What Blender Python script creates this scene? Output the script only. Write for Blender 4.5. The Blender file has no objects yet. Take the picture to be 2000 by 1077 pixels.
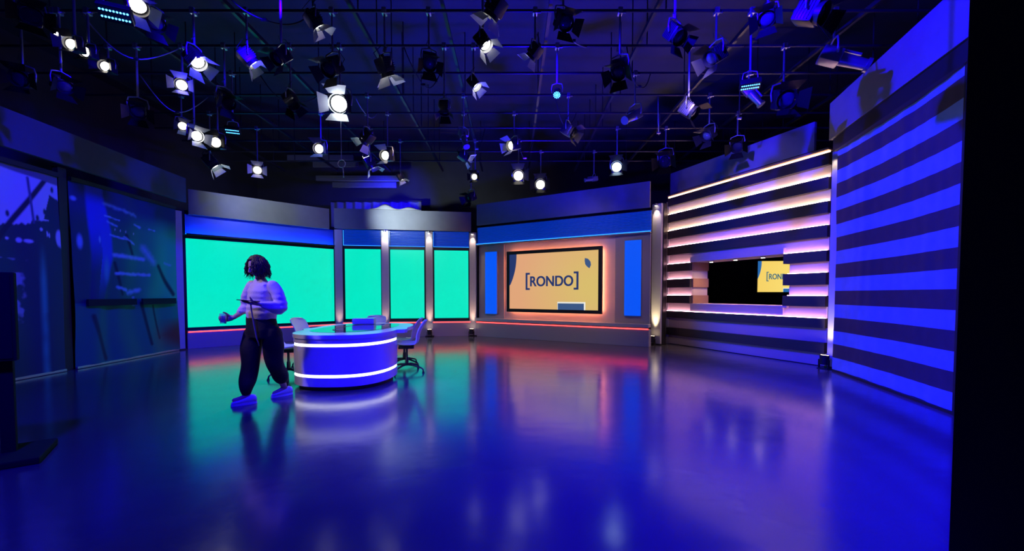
import bpy, bmesh, math, random
from mathutils import Vector, Matrix, noise
random.seed(7)
PI = math.pi
R = math.radians
SC = bpy.context.scene
COL = SC.collection

# ------------------------------------------------------------------ camera, world, exposure
FOC, PITCH, EYE = 800.0, R(2.0), 1.30
YP = 575 + FOC * math.tan(PITCH)
cam_d = bpy.data.cameras.new('camera')
cam = bpy.data.objects.new('camera', cam_d)
COL.objects.link(cam)
cam_d.sensor_width = 36.0
cam_d.lens = FOC / 2000 * 36.0
cam_d.shift_y = (YP - 538.5) / 2000
cam_d.clip_start, cam_d.clip_end = 0.05, 100
cam.location = (0, 0, EYE)
cam.rotation_euler = (PI / 2 - PITCH, 0, 0)
SC.camera = cam

SC.view_settings.view_transform = 'Standard'
SC.view_settings.look = 'None'
SC.view_settings.gamma = 1
SC.view_settings.use_curve_mapping = False
SC.view_settings.exposure = 0.0
world = bpy.data.worlds.new('studio_dark')
world.use_nodes = True
world.node_tree.nodes['Background'].inputs[0].default_value = (0.0, 0.0, 0.02, 1)
world.node_tree.nodes['Background'].inputs[1].default_value = 0.05
SC.world = world

BLUE = (0.008, 0.0, 1.0)
def spot(loc, to, power, color, angle=60, blend=0.5, size=0.12, parent=None):
    d = bpy.data.lights.new('spot_beam', 'SPOT')
    d.energy, d.color = power, color
    d.spot_size, d.spot_blend = R(angle), blend
    d.shadow_soft_size = size
    o = bpy.data.objects.new('spot_beam', d)
    COL.objects.link(o)
    o.location = loc
    o.rotation_euler = (Vector(to) - Vector(loc)).to_track_quat('-Z', 'Y').to_euler()
    return o
# blue wash heads of the studio: aimed at the floor, the striped curtain and the set; the last is an added bounce light
spot((2.0, 2.5, 5.2), (1.7, 4.2, 0), 7000, BLUE, 84, 0.9, 0.25)
spot((-2.5, 0.5, 5.2), (-3.5, 4.5, 0), 1700, BLUE, 84, 0.9, 0.25)
spot((0.2, 3.2, 4.7), (5.3, 5.6, 2.9), 4300, BLUE, 66, 0.35, 0.06)
spot((1.0, 4.5, 4.6), (4.9, 8.8, 4.3), 420, BLUE, 44, 0.7, 0.06)
spot((0.2, 5.5, 4.6), (2.9, 11.0, 4.5), 500, BLUE, 44, 0.8, 0.06)
spot((-1.2, 4.2, 4.7), (-2.4, 6.3, 0.2), 750, BLUE, 45, 0.6, 0.06)
spot((-2.5, 4.5, 4.6), (-7.6, 7.8, 2.2), 1500, BLUE, 56, 0.6, 0.06)
spot((-3.0, 7.5, 4.6), (-6.0, 11.3, 3.2), 260, BLUE, 80, 0.6, 0.06)
spot((-3.9, 12.9, 4.5), (-4.6, 15.0, 4.5), 420, BLUE, 90, 0.6, 0.06)
spot((0.5, 7.5, 1.9), (0.5, 8.5, 6.2), 1500, BLUE, 130, 0.8, 0.2)  # added upward light in place of blue bounce on the ceiling, no fixture

# ------------------------------------------------------------------ helpers
def seen(px, py, Y):
    """point at depth Y that the photograph shows at pixel px, py"""
    v = -(py - YP) / FOC
    d = Vector(((px - 1000) / FOC, math.cos(PITCH) + v * math.sin(PITCH), -math.sin(PITCH) + v * math.cos(PITCH)))
    return Vector((0, 0, EYE)) + d * (Y / d.y)

def lin(r, g, b):
    f = lambda c: ((c / 255 + 0.055) / 1.055) ** 2.4 if c > 10 else c / 255 / 12.92
    return (f(r), f(g), f(b), 1)

def mat(name, color=(0.5, 0.5, 0.5), rough=0.5, metal=0.0, noise_amt=0.08, scale=14.0, bump=0.0, stretch=None,
        coat=0.0, trans=0.0, sheen=0.0, ior=1.5, emit=None, es=0.0):
    m = bpy.data.materials.new(name)
    m.use_nodes = True
    nt = m.node_tree
    b = nt.nodes['Principled BSDF']
    b.inputs['Roughness'].default_value = rough
    b.inputs['Metallic'].default_value = metal
    b.inputs['Coat Weight'].default_value = coat
    b.inputs['IOR'].default_value = ior
    b.inputs['Transmission Weight'].default_value = trans
    b.inputs['Sheen Weight'].default_value = sheen
    tc = nt.nodes.new('ShaderNodeTexCoord')
    mp = nt.nodes.new('ShaderNodeMapping')
    if stretch: mp.inputs['Scale'].default_value = stretch
    nz = nt.nodes.new('ShaderNodeTexNoise')
    nz.inputs['Scale'].default_value = scale
    nz.inputs['Detail'].default_value = 4
    nt.links.new(tc.outputs['Object'], mp.inputs[0])
    nt.links.new(mp.outputs[0], nz.inputs['Vector'])
    mx = nt.nodes.new('ShaderNodeMix')
    mx.data_type = 'RGBA'
    c = list(color[:3])
    mx.inputs[6].default_value = (*[x * (1 - noise_amt) for x in c], 1)
    mx.inputs[7].default_value = (*[min(1, x * (1 + noise_amt)) for x in c], 1)
    nt.links.new(nz.outputs[0], mx.inputs[0])
    nt.links.new(mx.outputs[2], b.inputs['Base Color'])
    if bump:
        bp = nt.nodes.new('ShaderNodeBump')
        bp.inputs['Strength'].default_value = bump
        bp.inputs['Distance'].default_value = 0.01
        nt.links.new(nz.outputs[0], bp.inputs['Height'])
        nt.links.new(bp.outputs[0], b.inputs['Normal'])
    if emit:
        b.inputs['Emission Color'].default_value = (*emit[:3], 1)
        b.inputs['Emission Strength'].default_value = es
    return m

M = {}
M['black'] = mat('matte_black', (0.012, 0.012, 0.014), 0.6)
M['black_cloth'] = mat('black_cloth', (0.008, 0.008, 0.010), 0.95, bump=0.2, scale=60)
M['dark_metal'] = mat('dark_metal', (0.05, 0.05, 0.055), 0.35, 0.6)
M['grey_metal'] = mat('grey_metal', (0.35, 0.36, 0.38), 0.35, 0.7)
M['pale_metal'] = mat('pale_door_metal', (0.62, 0.63, 0.65), 0.4, 0.15)
M['silver'] = mat('silver_metal', (0.65, 0.66, 0.68), 0.28, 0.9)
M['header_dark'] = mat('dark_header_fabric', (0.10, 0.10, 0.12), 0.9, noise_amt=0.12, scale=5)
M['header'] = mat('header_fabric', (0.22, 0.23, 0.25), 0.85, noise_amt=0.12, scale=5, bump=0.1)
M['set_grey'] = mat('set_laminate', (0.42, 0.40, 0.42), 0.5, noise_amt=0.10, scale=30, stretch=(0.15, 1, 6), bump=0.03)
M['set_pale'] = mat('pale_laminate', (0.62, 0.58, 0.58), 0.55, noise_amt=0.06, scale=20, stretch=(0.15, 1, 4))
M['oak_dark'] = mat('dark_plank', (0.050, 0.038, 0.040), 0.5, noise_amt=0.35, scale=22, stretch=(0.12, 1, 5), bump=0.1)
M['oak_pale'] = mat('pale_plank', (0.62, 0.50, 0.46), 0.55, noise_amt=0.10, scale=22, stretch=(0.12, 1, 5), bump=0.05)
M['oak_tan'] = mat('tan_plank', (0.40, 0.21, 0.13), 0.55, noise_amt=0.2, scale=22, stretch=(0.3, 1, 5), bump=0.05)
M['column'] = mat('column_paint', (0.55, 0.53, 0.56), 0.42, noise_amt=0.05)
M['valance'] = mat('blue_valance_laminate', (0.05, 0.10, 0.60), 0.5, noise_amt=0.05)
M['louvre'] = mat('louvre_slat', (0.12, 0.20, 0.55), 0.35, 0.2)
M['white'] = mat('white_lacquer', (0.78, 0.78, 0.80), 0.25, noise_amt=0.03, coat=0.3)
M['plastic'] = mat('white_plastic', (0.80, 0.80, 0.80), 0.35, noise_amt=0.02)
M['glass_dark'] = mat('dark_glass', (0.10, 0.12, 0.14), 0.06, noise_amt=0.02, coat=0.6)
M['knit'] = mat('pale_knit', (0.70, 0.62, 0.62), 0.9, noise_amt=0.1, scale=80, bump=0.4, sheen=0.3)
M['trouser'] = mat('black_trouser', (0.004, 0.004, 0.005), 0.85, noise_amt=0.2, scale=40, bump=0.3)
M['skin'] = mat('skin', (0.55, 0.33, 0.26), 0.5, noise_amt=0.06, scale=30)
M['hair'] = mat('brown_hair', (0.035, 0.018, 0.012), 0.6, noise_amt=0.5, scale=60, bump=0.6)
M['shoe'] = mat('white_canvas', (0.75, 0.75, 0.76), 0.7, noise_amt=0.05, bump=0.2, scale=80)
M['lips'] = mat('lips', (0.42, 0.14, 0.13), 0.45)
M['eye'] = mat('eye_white', (0.6, 0.6, 0.6), 0.2)
M['clear'] = mat('clear_glass', (0.9, 0.95, 0.97), 0.12, noise_amt=0, trans=0.75, ior=1.3)
M['water'] = mat('water', (0.8, 0.9, 1.0), 0.02, noise_amt=0, trans=1.0, ior=1.33)
M['cord'] = mat('grey_cord', (0.30, 0.28, 0.27), 0.8)
M['cloth_grey'] = mat('grey_cloth', (0.33, 0.34, 0.36), 0.9, bump=0.3)
M['tag'] = mat('paper_tag', (0.55, 0.50, 0.45), 0.8)

def emis(name, color, strength, noise_amt=0.0):
    m = bpy.data.materials.new(name)
    m.use_nodes = True
    nt = m.node_tree
    b = nt.nodes['Principled BSDF']
    b.inputs['Base Color'].default_value = (0.02, 0.02, 0.02, 1)
    b.inputs['Roughness'].default_value = 0.3
    b.inputs['Emission Strength'].default_value = strength
    tc = nt.nodes.new('ShaderNodeTexCoord')
    nz = nt.nodes.new('ShaderNodeTexNoise')
    nz.inputs['Scale'].default_value = 0.9
    mx = nt.nodes.new('ShaderNodeMix')
    mx.data_type = 'RGBA'
    mx.inputs[6].default_value = (*[c * (1 - noise_amt) for c in color[:3]], 1)
    mx.inputs[7].default_value = (*[c * (1 + noise_amt) for c in color[:3]], 1)
    nt.links.new(tc.outputs['Object'], nz.inputs['Vector'])
    nt.links.new(nz.outputs[0], mx.inputs[0])
    nt.links.new(mx.outputs[2], b.inputs['Emission Color'])
    return m
M['e_green'] = emis('green_screen_light', lin(0, 232, 196), 1.0, 0.05)
M['e_red'] = emis('red_strip_light', (1.0, 0.040, 0.040), 5.5)
M['e_halo'] = emis('orange_halo_light', (1.0, 0.26, 0.12), 26.0)
M['e_blue'] = emis('blue_panel_light', lin(0, 84, 245), 1.0, 0.03)
M['e_blue_dim'] = emis('dim_blue_added_glow', lin(0, 54, 190), 1.0, 0.2)  # glow added behind the louvres to brighten the blue bands
M['e_bline'] = emis('blue_line_light', (0.02, 0.24, 1.0), 2.6)
M['e_bwash'] = emis('blue_wash_light', (0.0, 0.13, 1.0), 70.0)
M['e_warm'] = emis('warm_strip_light', (1.0, 0.62, 0.38), 5.0)
M['e_wash'] = emis('warm_wash_light', (1.0, 0.66, 0.46), 34.0)
M['e_pink'] = emis('pink_strip_light', (1.0, 0.48, 0.62), 24.0)
M['e_desk'] = emis('desk_strip_light', (0.93, 0.93, 1.0), 3.0)
M['e_lamp'] = emis('lamp_lens_light', (1.0, 0.93, 0.80), 4.0)
M['e_hot'] = emis('hot_lens_light', (0.95, 0.95, 0.90), 18.0)
M['e_key'] = emis('key_lens_light', (0.85, 0.95, 1.0), 25.0)
M['e_cool'] = emis('cool_lens_light', (0.55, 0.75, 1.0), 8.0)
M['e_led'] = emis('led_dot_light', (0.05, 0.35, 1.0), 9.0)
M['e_down'] = emis('downlight_light', (1.0, 0.82, 0.65), 9.0)
M['e_up'] = emis('uplight_light', (1.0, 0.75, 0.45), 8.0)
M['e_dim'] = emis('dim_lens_light', (0.05, 0.03, 1.0), 0.8)
M['e_ink'] = emis('screen_ink', lin(34, 52, 104), 1.0)
M['e_ink2'] = emis('screen_slate', lin(58, 86, 130), 1.0)
M['e_paper'] = emis('screen_white', lin(235, 235, 225), 1.0)
M['e_ink_far'] = emis('far_screen_ink', lin(70, 115, 125), 1.0)
M['e_blue_far'] = emis('far_screen_blue', lin(40, 105, 175), 1.0)

def screen_mat(name, mid, edge):
    m = bpy.data.materials.new(name)
    m.use_nodes = True
    nt = m.node_tree
    b = nt.nodes['Principled BSDF']
    b.inputs['Base Color'].default_value = (0.02, 0.02, 0.02, 1)
    b.inputs['Roughness'].default_value = 0.2
    tc = nt.nodes.new('ShaderNodeTexCoord')
    mp = nt.nodes.new('ShaderNodeMapping')
    mp.inputs['Location'].default_value = (-0.55, 0, 0.1)
    mp.inputs['Scale'].default_value = (0.42, 1, 0.5)
    gr = nt.nodes.new('ShaderNodeTexGradient')
    gr.gradient_type = 'SPHERICAL'
    rp = nt.nodes.new('ShaderNodeValToRGB')
    rp.color_ramp.elements[0].color = edge
    rp.color_ramp.elements[1].color = mid
    rp.color_ramp.elements[1].position = 0.8
    nt.links.new(tc.outputs['Object'], mp.inputs[0])
    nt.links.new(mp.outputs[0], gr.inputs[0])
    nt.links.new(gr.outputs[0], rp.inputs[0])
    nt.links.new(rp.outputs[0], b.inputs['Emission Color'])
    b.inputs['Emission Strength'].default_value = 1.0
    return m
M['e_rondo'] = screen_mat('display_picture_light', lin(216, 188, 108), lin(224, 165, 120))
M['e_rondo_far'] = screen_mat('far_display_light', lin(250, 226, 120), lin(246, 205, 96))

def floor_mat():
    m = bpy.data.materials.new('polished_floor')
    m.use_nodes = True
    nt = m.node_tree
    b = nt.nodes['Principled BSDF']
    tc = nt.nodes.new('ShaderNodeTexCoord')
    n1 = nt.nodes.new('ShaderNodeTexNoise'); n1.inputs['Scale'].default_value = 0.7; n1.inputs['Detail'].default_value = 5
    n2 = nt.nodes.new('ShaderNodeTexNoise'); n2.inputs['Scale'].default_value = 3.2; n2.inputs['Detail'].default_value = 2
    n3 = nt.nodes.new('ShaderNodeTexNoise'); n3.inputs['Scale'].default_value = 220; n3.inputs['Detail'].default_value = 2
    for n in (n1, n2, n3): nt.links.new(tc.outputs['Object'], n.inputs['Vector'])
    rp = nt.nodes.new('ShaderNodeValToRGB')
    rp.color_ramp.elements[0].position = 0.3; rp.color_ramp.elements[0].color = (0.07, 0.07, 0.08, 1)
    rp.color_ramp.elements[1].position = 0.7; rp.color_ramp.elements[1].color = (0.10, 0.10, 0.11, 1)
    nt.links.new(n1.outputs[0], rp.inputs[0])
    nt.links.new(rp.outputs[0], b.inputs['Base Color'])
    mr = nt.nodes.new('ShaderNodeMapRange')
    mr.inputs['To Min'].default_value = 0.12; mr.inputs['To Max'].default_value = 0.20
    nt.links.new(n2.outputs[0], mr.inputs[0])
    nt.links.new(mr.outputs[0], b.inputs['Roughness'])
    b.inputs['IOR'].default_value = 2.0
    bp = nt.nodes.new('ShaderNodeBump'); bp.inputs['Strength'].default_value = 0.10; bp.inputs['Distance'].default_value = 0.02
    nt.links.new(n2.outputs[0], bp.inputs['Height'])
    bp2 = nt.nodes.new('ShaderNodeBump'); bp2.inputs['Strength'].default_value = 0.05; bp2.inputs['Distance'].default_value = 0.002
    nt.links.new(n3.outputs[0], bp2.inputs['Height'])
    nt.links.new(bp.outputs[0], bp2.inputs['Normal'])
    nt.links.new(bp2.outputs[0], b.inputs['Normal'])
    return m
M['floor'] = floor_mat()

def stripe_mat():
    """printed cloth: pale and brown bands of 0.22 m"""
    m = bpy.data.materials.new('striped_print')
    m.use_nodes = True
    nt = m.node_tree
    b = nt.nodes['Principled BSDF']
    b.inputs['Roughness'].default_value = 0.85
    tc = nt.nodes.new('ShaderNodeTexCoord')
    sp = nt.nodes.new('ShaderNodeSeparateXYZ')
    nt.links.new(tc.outputs['UV'], sp.inputs[0])
    ma = nt.nodes.new('ShaderNodeMath'); ma.operation = 'MULTIPLY_ADD'
    ma.inputs[1].default_value = 1 / 0.4465; ma.inputs[2].default_value = -0.02 / 0.4465
    nt.links.new(sp.outputs[1], ma.inputs[0])
    fr = nt.nodes.new('ShaderNodeMath'); fr.operation = 'FRACT'
    nt.links.new(ma.outputs[0], fr.inputs[0])
    rp = nt.nodes.new('ShaderNodeValToRGB')
    rp.color_ramp.interpolation = 'LINEAR'
    e = rp.color_ramp.elements
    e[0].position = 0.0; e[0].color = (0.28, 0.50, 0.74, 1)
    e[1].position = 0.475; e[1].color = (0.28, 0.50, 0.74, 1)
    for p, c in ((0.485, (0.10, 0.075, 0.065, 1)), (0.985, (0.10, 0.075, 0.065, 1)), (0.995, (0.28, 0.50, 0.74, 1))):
        q = e.new(p); q.color = c
    nt.links.new(fr.outputs[0], rp.inputs[0])
    nz = nt.nodes.new('ShaderNodeTexNoise'); nz.inputs['Scale'].default_value = 6; nz.inputs['Detail'].default_value = 6
    nt.links.new(tc.outputs['Object'], nz.inputs['Vector'])
    mx = nt.nodes.new('ShaderNodeMix'); mx.data_type = 'RGBA'; mx.blend_type = 'MULTIPLY'; mx.inputs[0].default_value = 0.35
    nt.links.new(rp.outputs[0], mx.inputs[6]); nt.links.new(nz.outputs[0], mx.inputs[7])
    nt.links.new(mx.outputs[2], b.inputs['Base Color'])
    return m
M['stripes'] = stripe_mat()

def print_mat():
    m = bpy.data.materials.new('printed_cloth')
    m.use_nodes = True
    nt = m.node_tree
    b = nt.nodes['Principled BSDF']
    b.inputs['Roughness'].default_value = 0.8
    a = nt.nodes.new('ShaderNodeAttribute'); a.attribute_name = 'print'
    nt.links.new(a.outputs['Color'], b.inputs['Base Color'])
    return m
M['print'] = print_mat()

# ---- mesh helpers
def box(bm, x0, x1, y0, y1, z0, z1, bev=0.0, rot=None, piv=None):
    r = bmesh.ops.create_cube(bm, size=1.0)
    vs = r['verts']
    for v in vs:
        v.co = Vector((x0 + (v.co.x + .5) * (x1 - x0), y0 + (v.co.y + .5) * (y1 - y0), z0 + (v.co.z + .5) * (z1 - z0)))
    if bev:
        es = list({e for v in vs for e in v.link_edges})
        r2 = bmesh.ops.bevel(bm, geom=es, offset=bev, segments=2, affect='EDGES', profile=0.6)
        vs = list({v for f in r2['faces'] for v in f.verts} | {v for v in vs if v.is_valid})
    if rot is not None:
        bmesh.ops.rotate(bm, verts=vs, cent=piv or Vector(((x0 + x1) / 2, (y0 + y1) / 2, (z0 + z1) / 2)), matrix=rot)
    return vs

def cyl(bm, p, q, r0, r1=None, n=14, cap=True):
    p, q = Vector(p), Vector(q)
    r1 = r0 if r1 is None else r1
    d = (q - p)
    m = Matrix.Translation((p + q) / 2) @ d.to_track_quat('Z', 'Y').to_matrix().to_4x4()
    return bmesh.ops.create_cone(bm, cap_ends=cap, segments=n, radius1=r0, radius2=r1, depth=d.length, matrix=m)['verts']

def tube(bm, pts, r, n=8):
    pts = [Vector(p) for p in pts]
    rings = []
    for i, p in enumerate(pts):
        t = (pts[min(i + 1, len(pts) - 1)] - pts[max(i - 1, 0)]).normalized()
        q = t.to_track_quat('Z', 'Y').to_matrix()
        rr = r[i] if isinstance(r, (list, tuple)) else r
        rings.append([bm.verts.new(p + q @ Vector((math.cos(a) * rr, math.sin(a) * rr, 0))) for a in [2 * PI * k / n for k in range(n)]])
    for a, b in zip(rings, rings[1:]):
        best = min(range(n), key=lambda s: sum((a[k].co - b[(k + s) % n].co).length for k in range(n)))
        for k in range(n):
            bm.faces.new((a[k], a[(k + 1) % n], b[(k + 1 + best) % n], b[(k + best) % n]))
    bm.faces.new(rings[0][::-1]); bm.faces.new(rings[-1])

def prism(bm, pts, z0, z1):
    a = [bm.verts.new((x, y, z0)) for x, y in pts]
    b = [bm.verts.new((x, y, z1)) for x, y in pts]
    n = len(pts)
    for i in range(n):
        bm.faces.new((a[i], a[(i + 1) % n], b[(i + 1) % n], b[i]))
    bm.faces.new(a[::-1]); bm.faces.new(b)

def obj(name, bm, m, parent=None, smooth=False, loc=None, rot=None):
    bmesh.ops.recalc_face_normals(bm, faces=bm.faces)
    me = bpy.data.meshes.new(name)
    bm.to_mesh(me); bm.free()
    if smooth:
        for p in me.polygons: p.use_smooth = True
        if smooth == 'auto':
            me.set_sharp_from_angle(angle=R(35))
    me.materials.append(M[m] if isinstance(m, str) else m)
    o = bpy.data.objects.new(name, me)
    COL.objects.link(o)
    if parent: o.parent = parent
    if loc is not None: o.location = loc
    if rot is not None: o.rotation_euler = rot
    return o

def B(*boxes, **k):
    bm = bmesh.new()
    for b in boxes: box(bm, *b, **k)
    return bm

def tag(o, label=None, cat=None, group=None, kind=None):
    if label: o['label'] = label
    if cat: o['category'] = cat
    if group: o['group'] = group
    if kind: o['kind'] = kind
    return o

def thing(name, label, cat, loc=(0, 0, 0), rotz=0.0, group=None):
    o = bpy.data.objects.new(name, None)
    COL.objects.link(o)
    o.empty_display_size = 0.1
    o.location = loc; o.rotation_euler = (0, 0, rotz)
    return tag(o, label, cat, group)

def stuff(o): o['kind'] = 'stuff'; return o

def struct(name, bm, m, **k):
    o = obj(name, bm, m, **k); o['kind'] = 'structure'; return o

def dup(root, loc, rotz=None, label=None, group=None):
    r = root.copy(); COL.objects.link(r); r.location = loc
    if rotz is not None: r.rotation_euler = (0, 0, rotz)
    if label: r['label'] = label
    if group: r['group'] = group
    for ch in list(root.children):
        c = ch.copy(); COL.objects.link(c); c.parent = r
        for g in list(ch.children):
            d = g.copy(); COL.objects.link(d); d.parent = c
    return r

def seg(a, b):
    return math.atan2(b[1] - a[1], b[0] - a[0]), math.hypot(b[0] - a[0], b[1] - a[1])

# ------------------------------------------------------------------ studio shell
XL, XR, YF, YB, ZC = -9.6, 11.0, -3.0, 15.6, 6.3
struct('floor', B((XL, XR, YF, YB, -0.1, 0)), 'floor')
M['shell'] = mat('black_studio_paint', (0.06, 0.06, 0.065), 0.9, noise_amt=0.3, scale=2)
struct('ceiling', B((XL, XR, YF, YB, ZC, ZC + 0.1)), 'shell')
struct('wall_left', B((XL - 0.1, XL, YF, YB, 0, ZC)), 'shell')
struct('wall_right', B((XR, XR + 0.1, YF, YB, 0, ZC)), 'shell')
struct('wall_back', B((XL, XR, YB, YB + 0.1, 0, ZC)), 'shell')
struct('wall_front', B((XL, XR, YF - 0.1, YF, 0, ZC)), 'shell')

# key points of the set in plan
LC0, LC1 = (-7.43, 5.9), (-7.69, 9.42)
GW0, W1, W4 = (-7.76, 9.78), (-5.28, 12.2), (-1.25, 12.81)
RW0, RW1 = (-1.03, 12.81), (3.42, 10.16)
SW0, SW1 = (4.13, 10.80), (5.62, 7.29)
RC0, RC1 = (5.42, 6.9), (4.72, 4.31)

# ------------------------------------------------------------------ big green video wall
def louvre(x0, x1, z0, z1, n, y=0.0):
    bm = bmesh.new()
    for i in range(n):
        z = z0 + (i + .5) * (z1 - z0) / n
        box(bm, x0, x1, y - 0.02, y + 0.025, z - 0.005, z + 0.005 , rot=Matrix.Rotation(R(24), 3, 'X'))
    return bm

ang, L = seg(GW0, W1)
t = thing('video_wall', 'widest glowing green screen behind the walking person, with blue band above', 'video wall', (*GW0, 0), ang)
obj('screen', B((0.0, L + .03, 0.0, 0.03, 0.50, 2.63)), 'e_green', t)
obj('frame', B((-.05, L + .05, -0.03, 0.05, 2.63, 2.70), (-.05, L + .05, -0.03, 0.05, 0.43, 0.50), (-.09, -.0, -0.03, 0.05, 0.43, 2.70), (L + .03, L + .09, -0.03, 0.05, 0.43, 2.70)), 'black', t)
obj('backing', B((-.09, L + .09, 0.055, 0.12, 0.0, 3.3)), 'black', t)
obj('valance', B((0, L + .05, 0.0, 0.05, 2.74, 3.2)), 'valance', t)
obj('light_strip', B((0, L + .03, -0.13, -0.11, 2.715, 2.728)), 'e_bwash', t)
obj('strip_lip', B((0, L + .05, -0.15, -0.135, 2.70, 2.735), (0, L + .05, -0.135, 0.05, 2.70, 2.71)), 'black', t)
obj('plinth', B((-.02, L + .06, -0.10, 0.05, 0.0, 0.38), bev=0.004), 'set_grey', t)
obj('ledge', B((-.02, L + .06, -0.14, 0.05, 0.415, 0.43)), 'set_grey', t)
obj('red_light_strip', B((0, L + .03, -0.10, -0.08, 0.385, 0.41)), 'e_red', t)

# three portrait green screens
ang2, L2 = seg(W1, W4)
names = ['tall portrait green screen directly right of the widest green screen', 'middle one of three tall portrait green screens', 'tall portrait green screen nearest to the big orange display']
for (a, b), lab in zip(((0.305, 1.35), (1.612, 2.62), (2.925, 3.965)), names):
    w = b - a
    px, py = W1[0] + math.cos(ang2) * a, W1[1] + math.sin(ang2) * a
    t = thing('portrait_screen', lab, 'video screen', (px, py, 0), ang2, 'portrait green screens')
    obj('screen', B((0, w, 0.0, 0.03, 0.56, 2.65)), 'e_green', t)
    obj('frame', B((-.06, w + .06, -0.03, 0.05, 2.65, 2.72), (-.06, w + .06, -0.03, 0.05, 0.48, 0.56), (-.06, 0, -0.03, 0.05, 0.56, 2.65), (w, w + .06, -0.03, 0.05, 0.56, 2.65)), 'black', t)
    obj('backing', B((-.06, w + .06, 0.055, 0.12, 0.0, 3.3)), 'black', t)
    stuff(obj('louvre', louvre(-.02, w + .02, 2.77, 3.22, 10), 'louvre', t))
    obj('added_glow', B((-.02, w + .02, 0.035, 0.05, 2.76, 3.23)), 'e_blue_dim', t)  # added glowing sheet that lifts the louvre from behind
    obj('light_strip', B((-.02, w + .02, -0.05, -0.035, 2.745, 2.755), (-.03, -.02, -.05, -.035, 2.745, 3.2)), 'e_bline', t)
    obj('plinth', B((-.05, w + .05, -0.10, 0.05, 0.0, 0.42), bev=0.004), 'set_grey', t)
    obj('ledge', B((-.05, w + .05, -0.14, 0.05, 0.46, 0.475)), 'set_grey', t)
    obj('red_light_strip', B((-.05, w + .05, -0.10, -0.08, 0.425, 0.45)), 'e_red', t)

# ------------------------------------------------------------------ columns with their lights
def column(x, y, rz, label, h=3.2, up=0.0, down=0.0, upcol=(1.0, 0.62, 0.42), w=0.21, ulab=None, dlab=None):
    t = thing('column', label, 'column', (x, y, 0), rz)
    obj('shaft', B((-w / 2, w / 2, -0.12, 0.10, 0.03, h), bev=0.006), 'column', t)
    obj('fin', B((-w / 2 - .03, -w / 2, -0.05, 0.10, 0.0, h)), 'dark_metal', t)
    obj('fin', B((w / 2, w / 2 + .03, -0.05, 0.10, 0.0, h)), 'dark_metal', t)
    obj('foot_plate', B((-w / 2 - .03, w / 2 + .03, -0.14, 0.10, 0.0, 0.03)), 'dark_metal', t)
    n = Vector((math.sin(rz), -math.cos(rz), 0))     # towards the room
    c = Vector((x, y, 0))
    if ulab:
        p = c + n * 0.28
        u = thing('uplight', ulab, 'floor light', (p.x, p.y, 0), rz)
        bm = bmesh.new(); cyl(bm, (0, 0, 0.07), (0, 0.015, 0.235), 0.062, 0.072, 20); obj('housing', bm, 'black', u, 'auto')
        obj('bracket', B((-.085, -.075, -.02, .02, 0.0, .16), (.075, .085, -.02, .02, 0.0, .16), (-.085, .085, -.05, .05, 0.0, .012)), 'black', u)
        bm = bmesh.new(); cyl(bm, (0, .0155, .236), (0, .016, .24), 0.055, n=20); obj('lens', bm, 'e_up', u)
        bm = bmesh.new(); tube(bm, [(0.05, -.02, .09), (.09, -.05, .03), (.11, -.03, .008), (.11, .04, .008)], 0.006); obj('cable', bm, 'black', u, True)
    if up:
        p = c + n * 0.24
        spot((p.x, p.y, 0.27), tuple(c + n * 0.10 + Vector((0, 0, 1.1))), up, upcol, 40, 1.0, 0.03)
    if dlab:
        p = c + n * 0.165
        u = thing('downlight', dlab, 'downlight', (p.x, p.y, h - 0.005), rz)
        bm = bmesh.new(); cyl(bm, (0, 0, -.05), (0, 0, 0), 0.036, n=18); obj('housing', bm, 'grey_metal', u, 'auto')
        bm = bmesh.new(); cyl(bm, (0, 0, -.056), (0, 0, -.051), 0.030, n=18); obj('lens', bm, 'e_down', u)
    if down:
        p = c + n * 0.19
        spot((p.x, p.y, h - .08), tuple(c + n * 0.11 + Vector((0, 0, h - 1.0))), down, (1.0, 0.76, 0.62), 75, 1.0, 0.02)
    return t

def on(a, an, s): return a[0] + math.cos(an) * s, a[1] + math.sin(an) * s
ac = R(20)
column(-7.78, 9.50, R(62), 'violet column between the printed drape and the widest green screen', 3.22, w=0.20)
x, y = on(W1, ang2, 0.13); column(x, y, R(22), 'column at the right end of the widest green screen', 3.2, up=30, dlab=None)
x, y = on(W1, ang2, 1.48); column(x, y, ang2, 'column left of the middle portrait green screen, lit from its top', 3.2, up=30, down=20, dlab='small lit downlight on top of the column behind the desk')
x, y = on(W1, ang2, 2.775); column(x, y, ang2, 'column right of the middle portrait green screen, lit at top and foot', 3.2, up=45, down=18,
       ulab='black uplight at the column foot just behind the white chairs', dlab='lit downlight on the second column from the orange display wall')
x, y = on(W1, ang2, 4.13); column(x, y, R(-10), 'column standing between the portrait green screens and the orange display wall', 3.2, up=50, down=20,
       ulab='black uplight at the foot of the column left of the orange display', dlab='lit downlight on the column left of the orange display')
column(3.78, 10.58, R(-50), 'pale column with yellow footlight between orange display and slatted wall', 3.6, up=110, down=22, upcol=(1.0, 0.78, 0.42), w=0.26,
       ulab='black uplight at the foot of the column left of the slatted wall', dlab='lit downlight on the column beside the slatted wall')
column(5.70, 7.20, R(-70), 'slim column between the slatted wall and the striped curtain', 3.78, up=60, down=8, upcol=(1.0, 0.80, 0.50), w=0.11,
       ulab='black uplight at the slim column beside the striped curtain')

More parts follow.
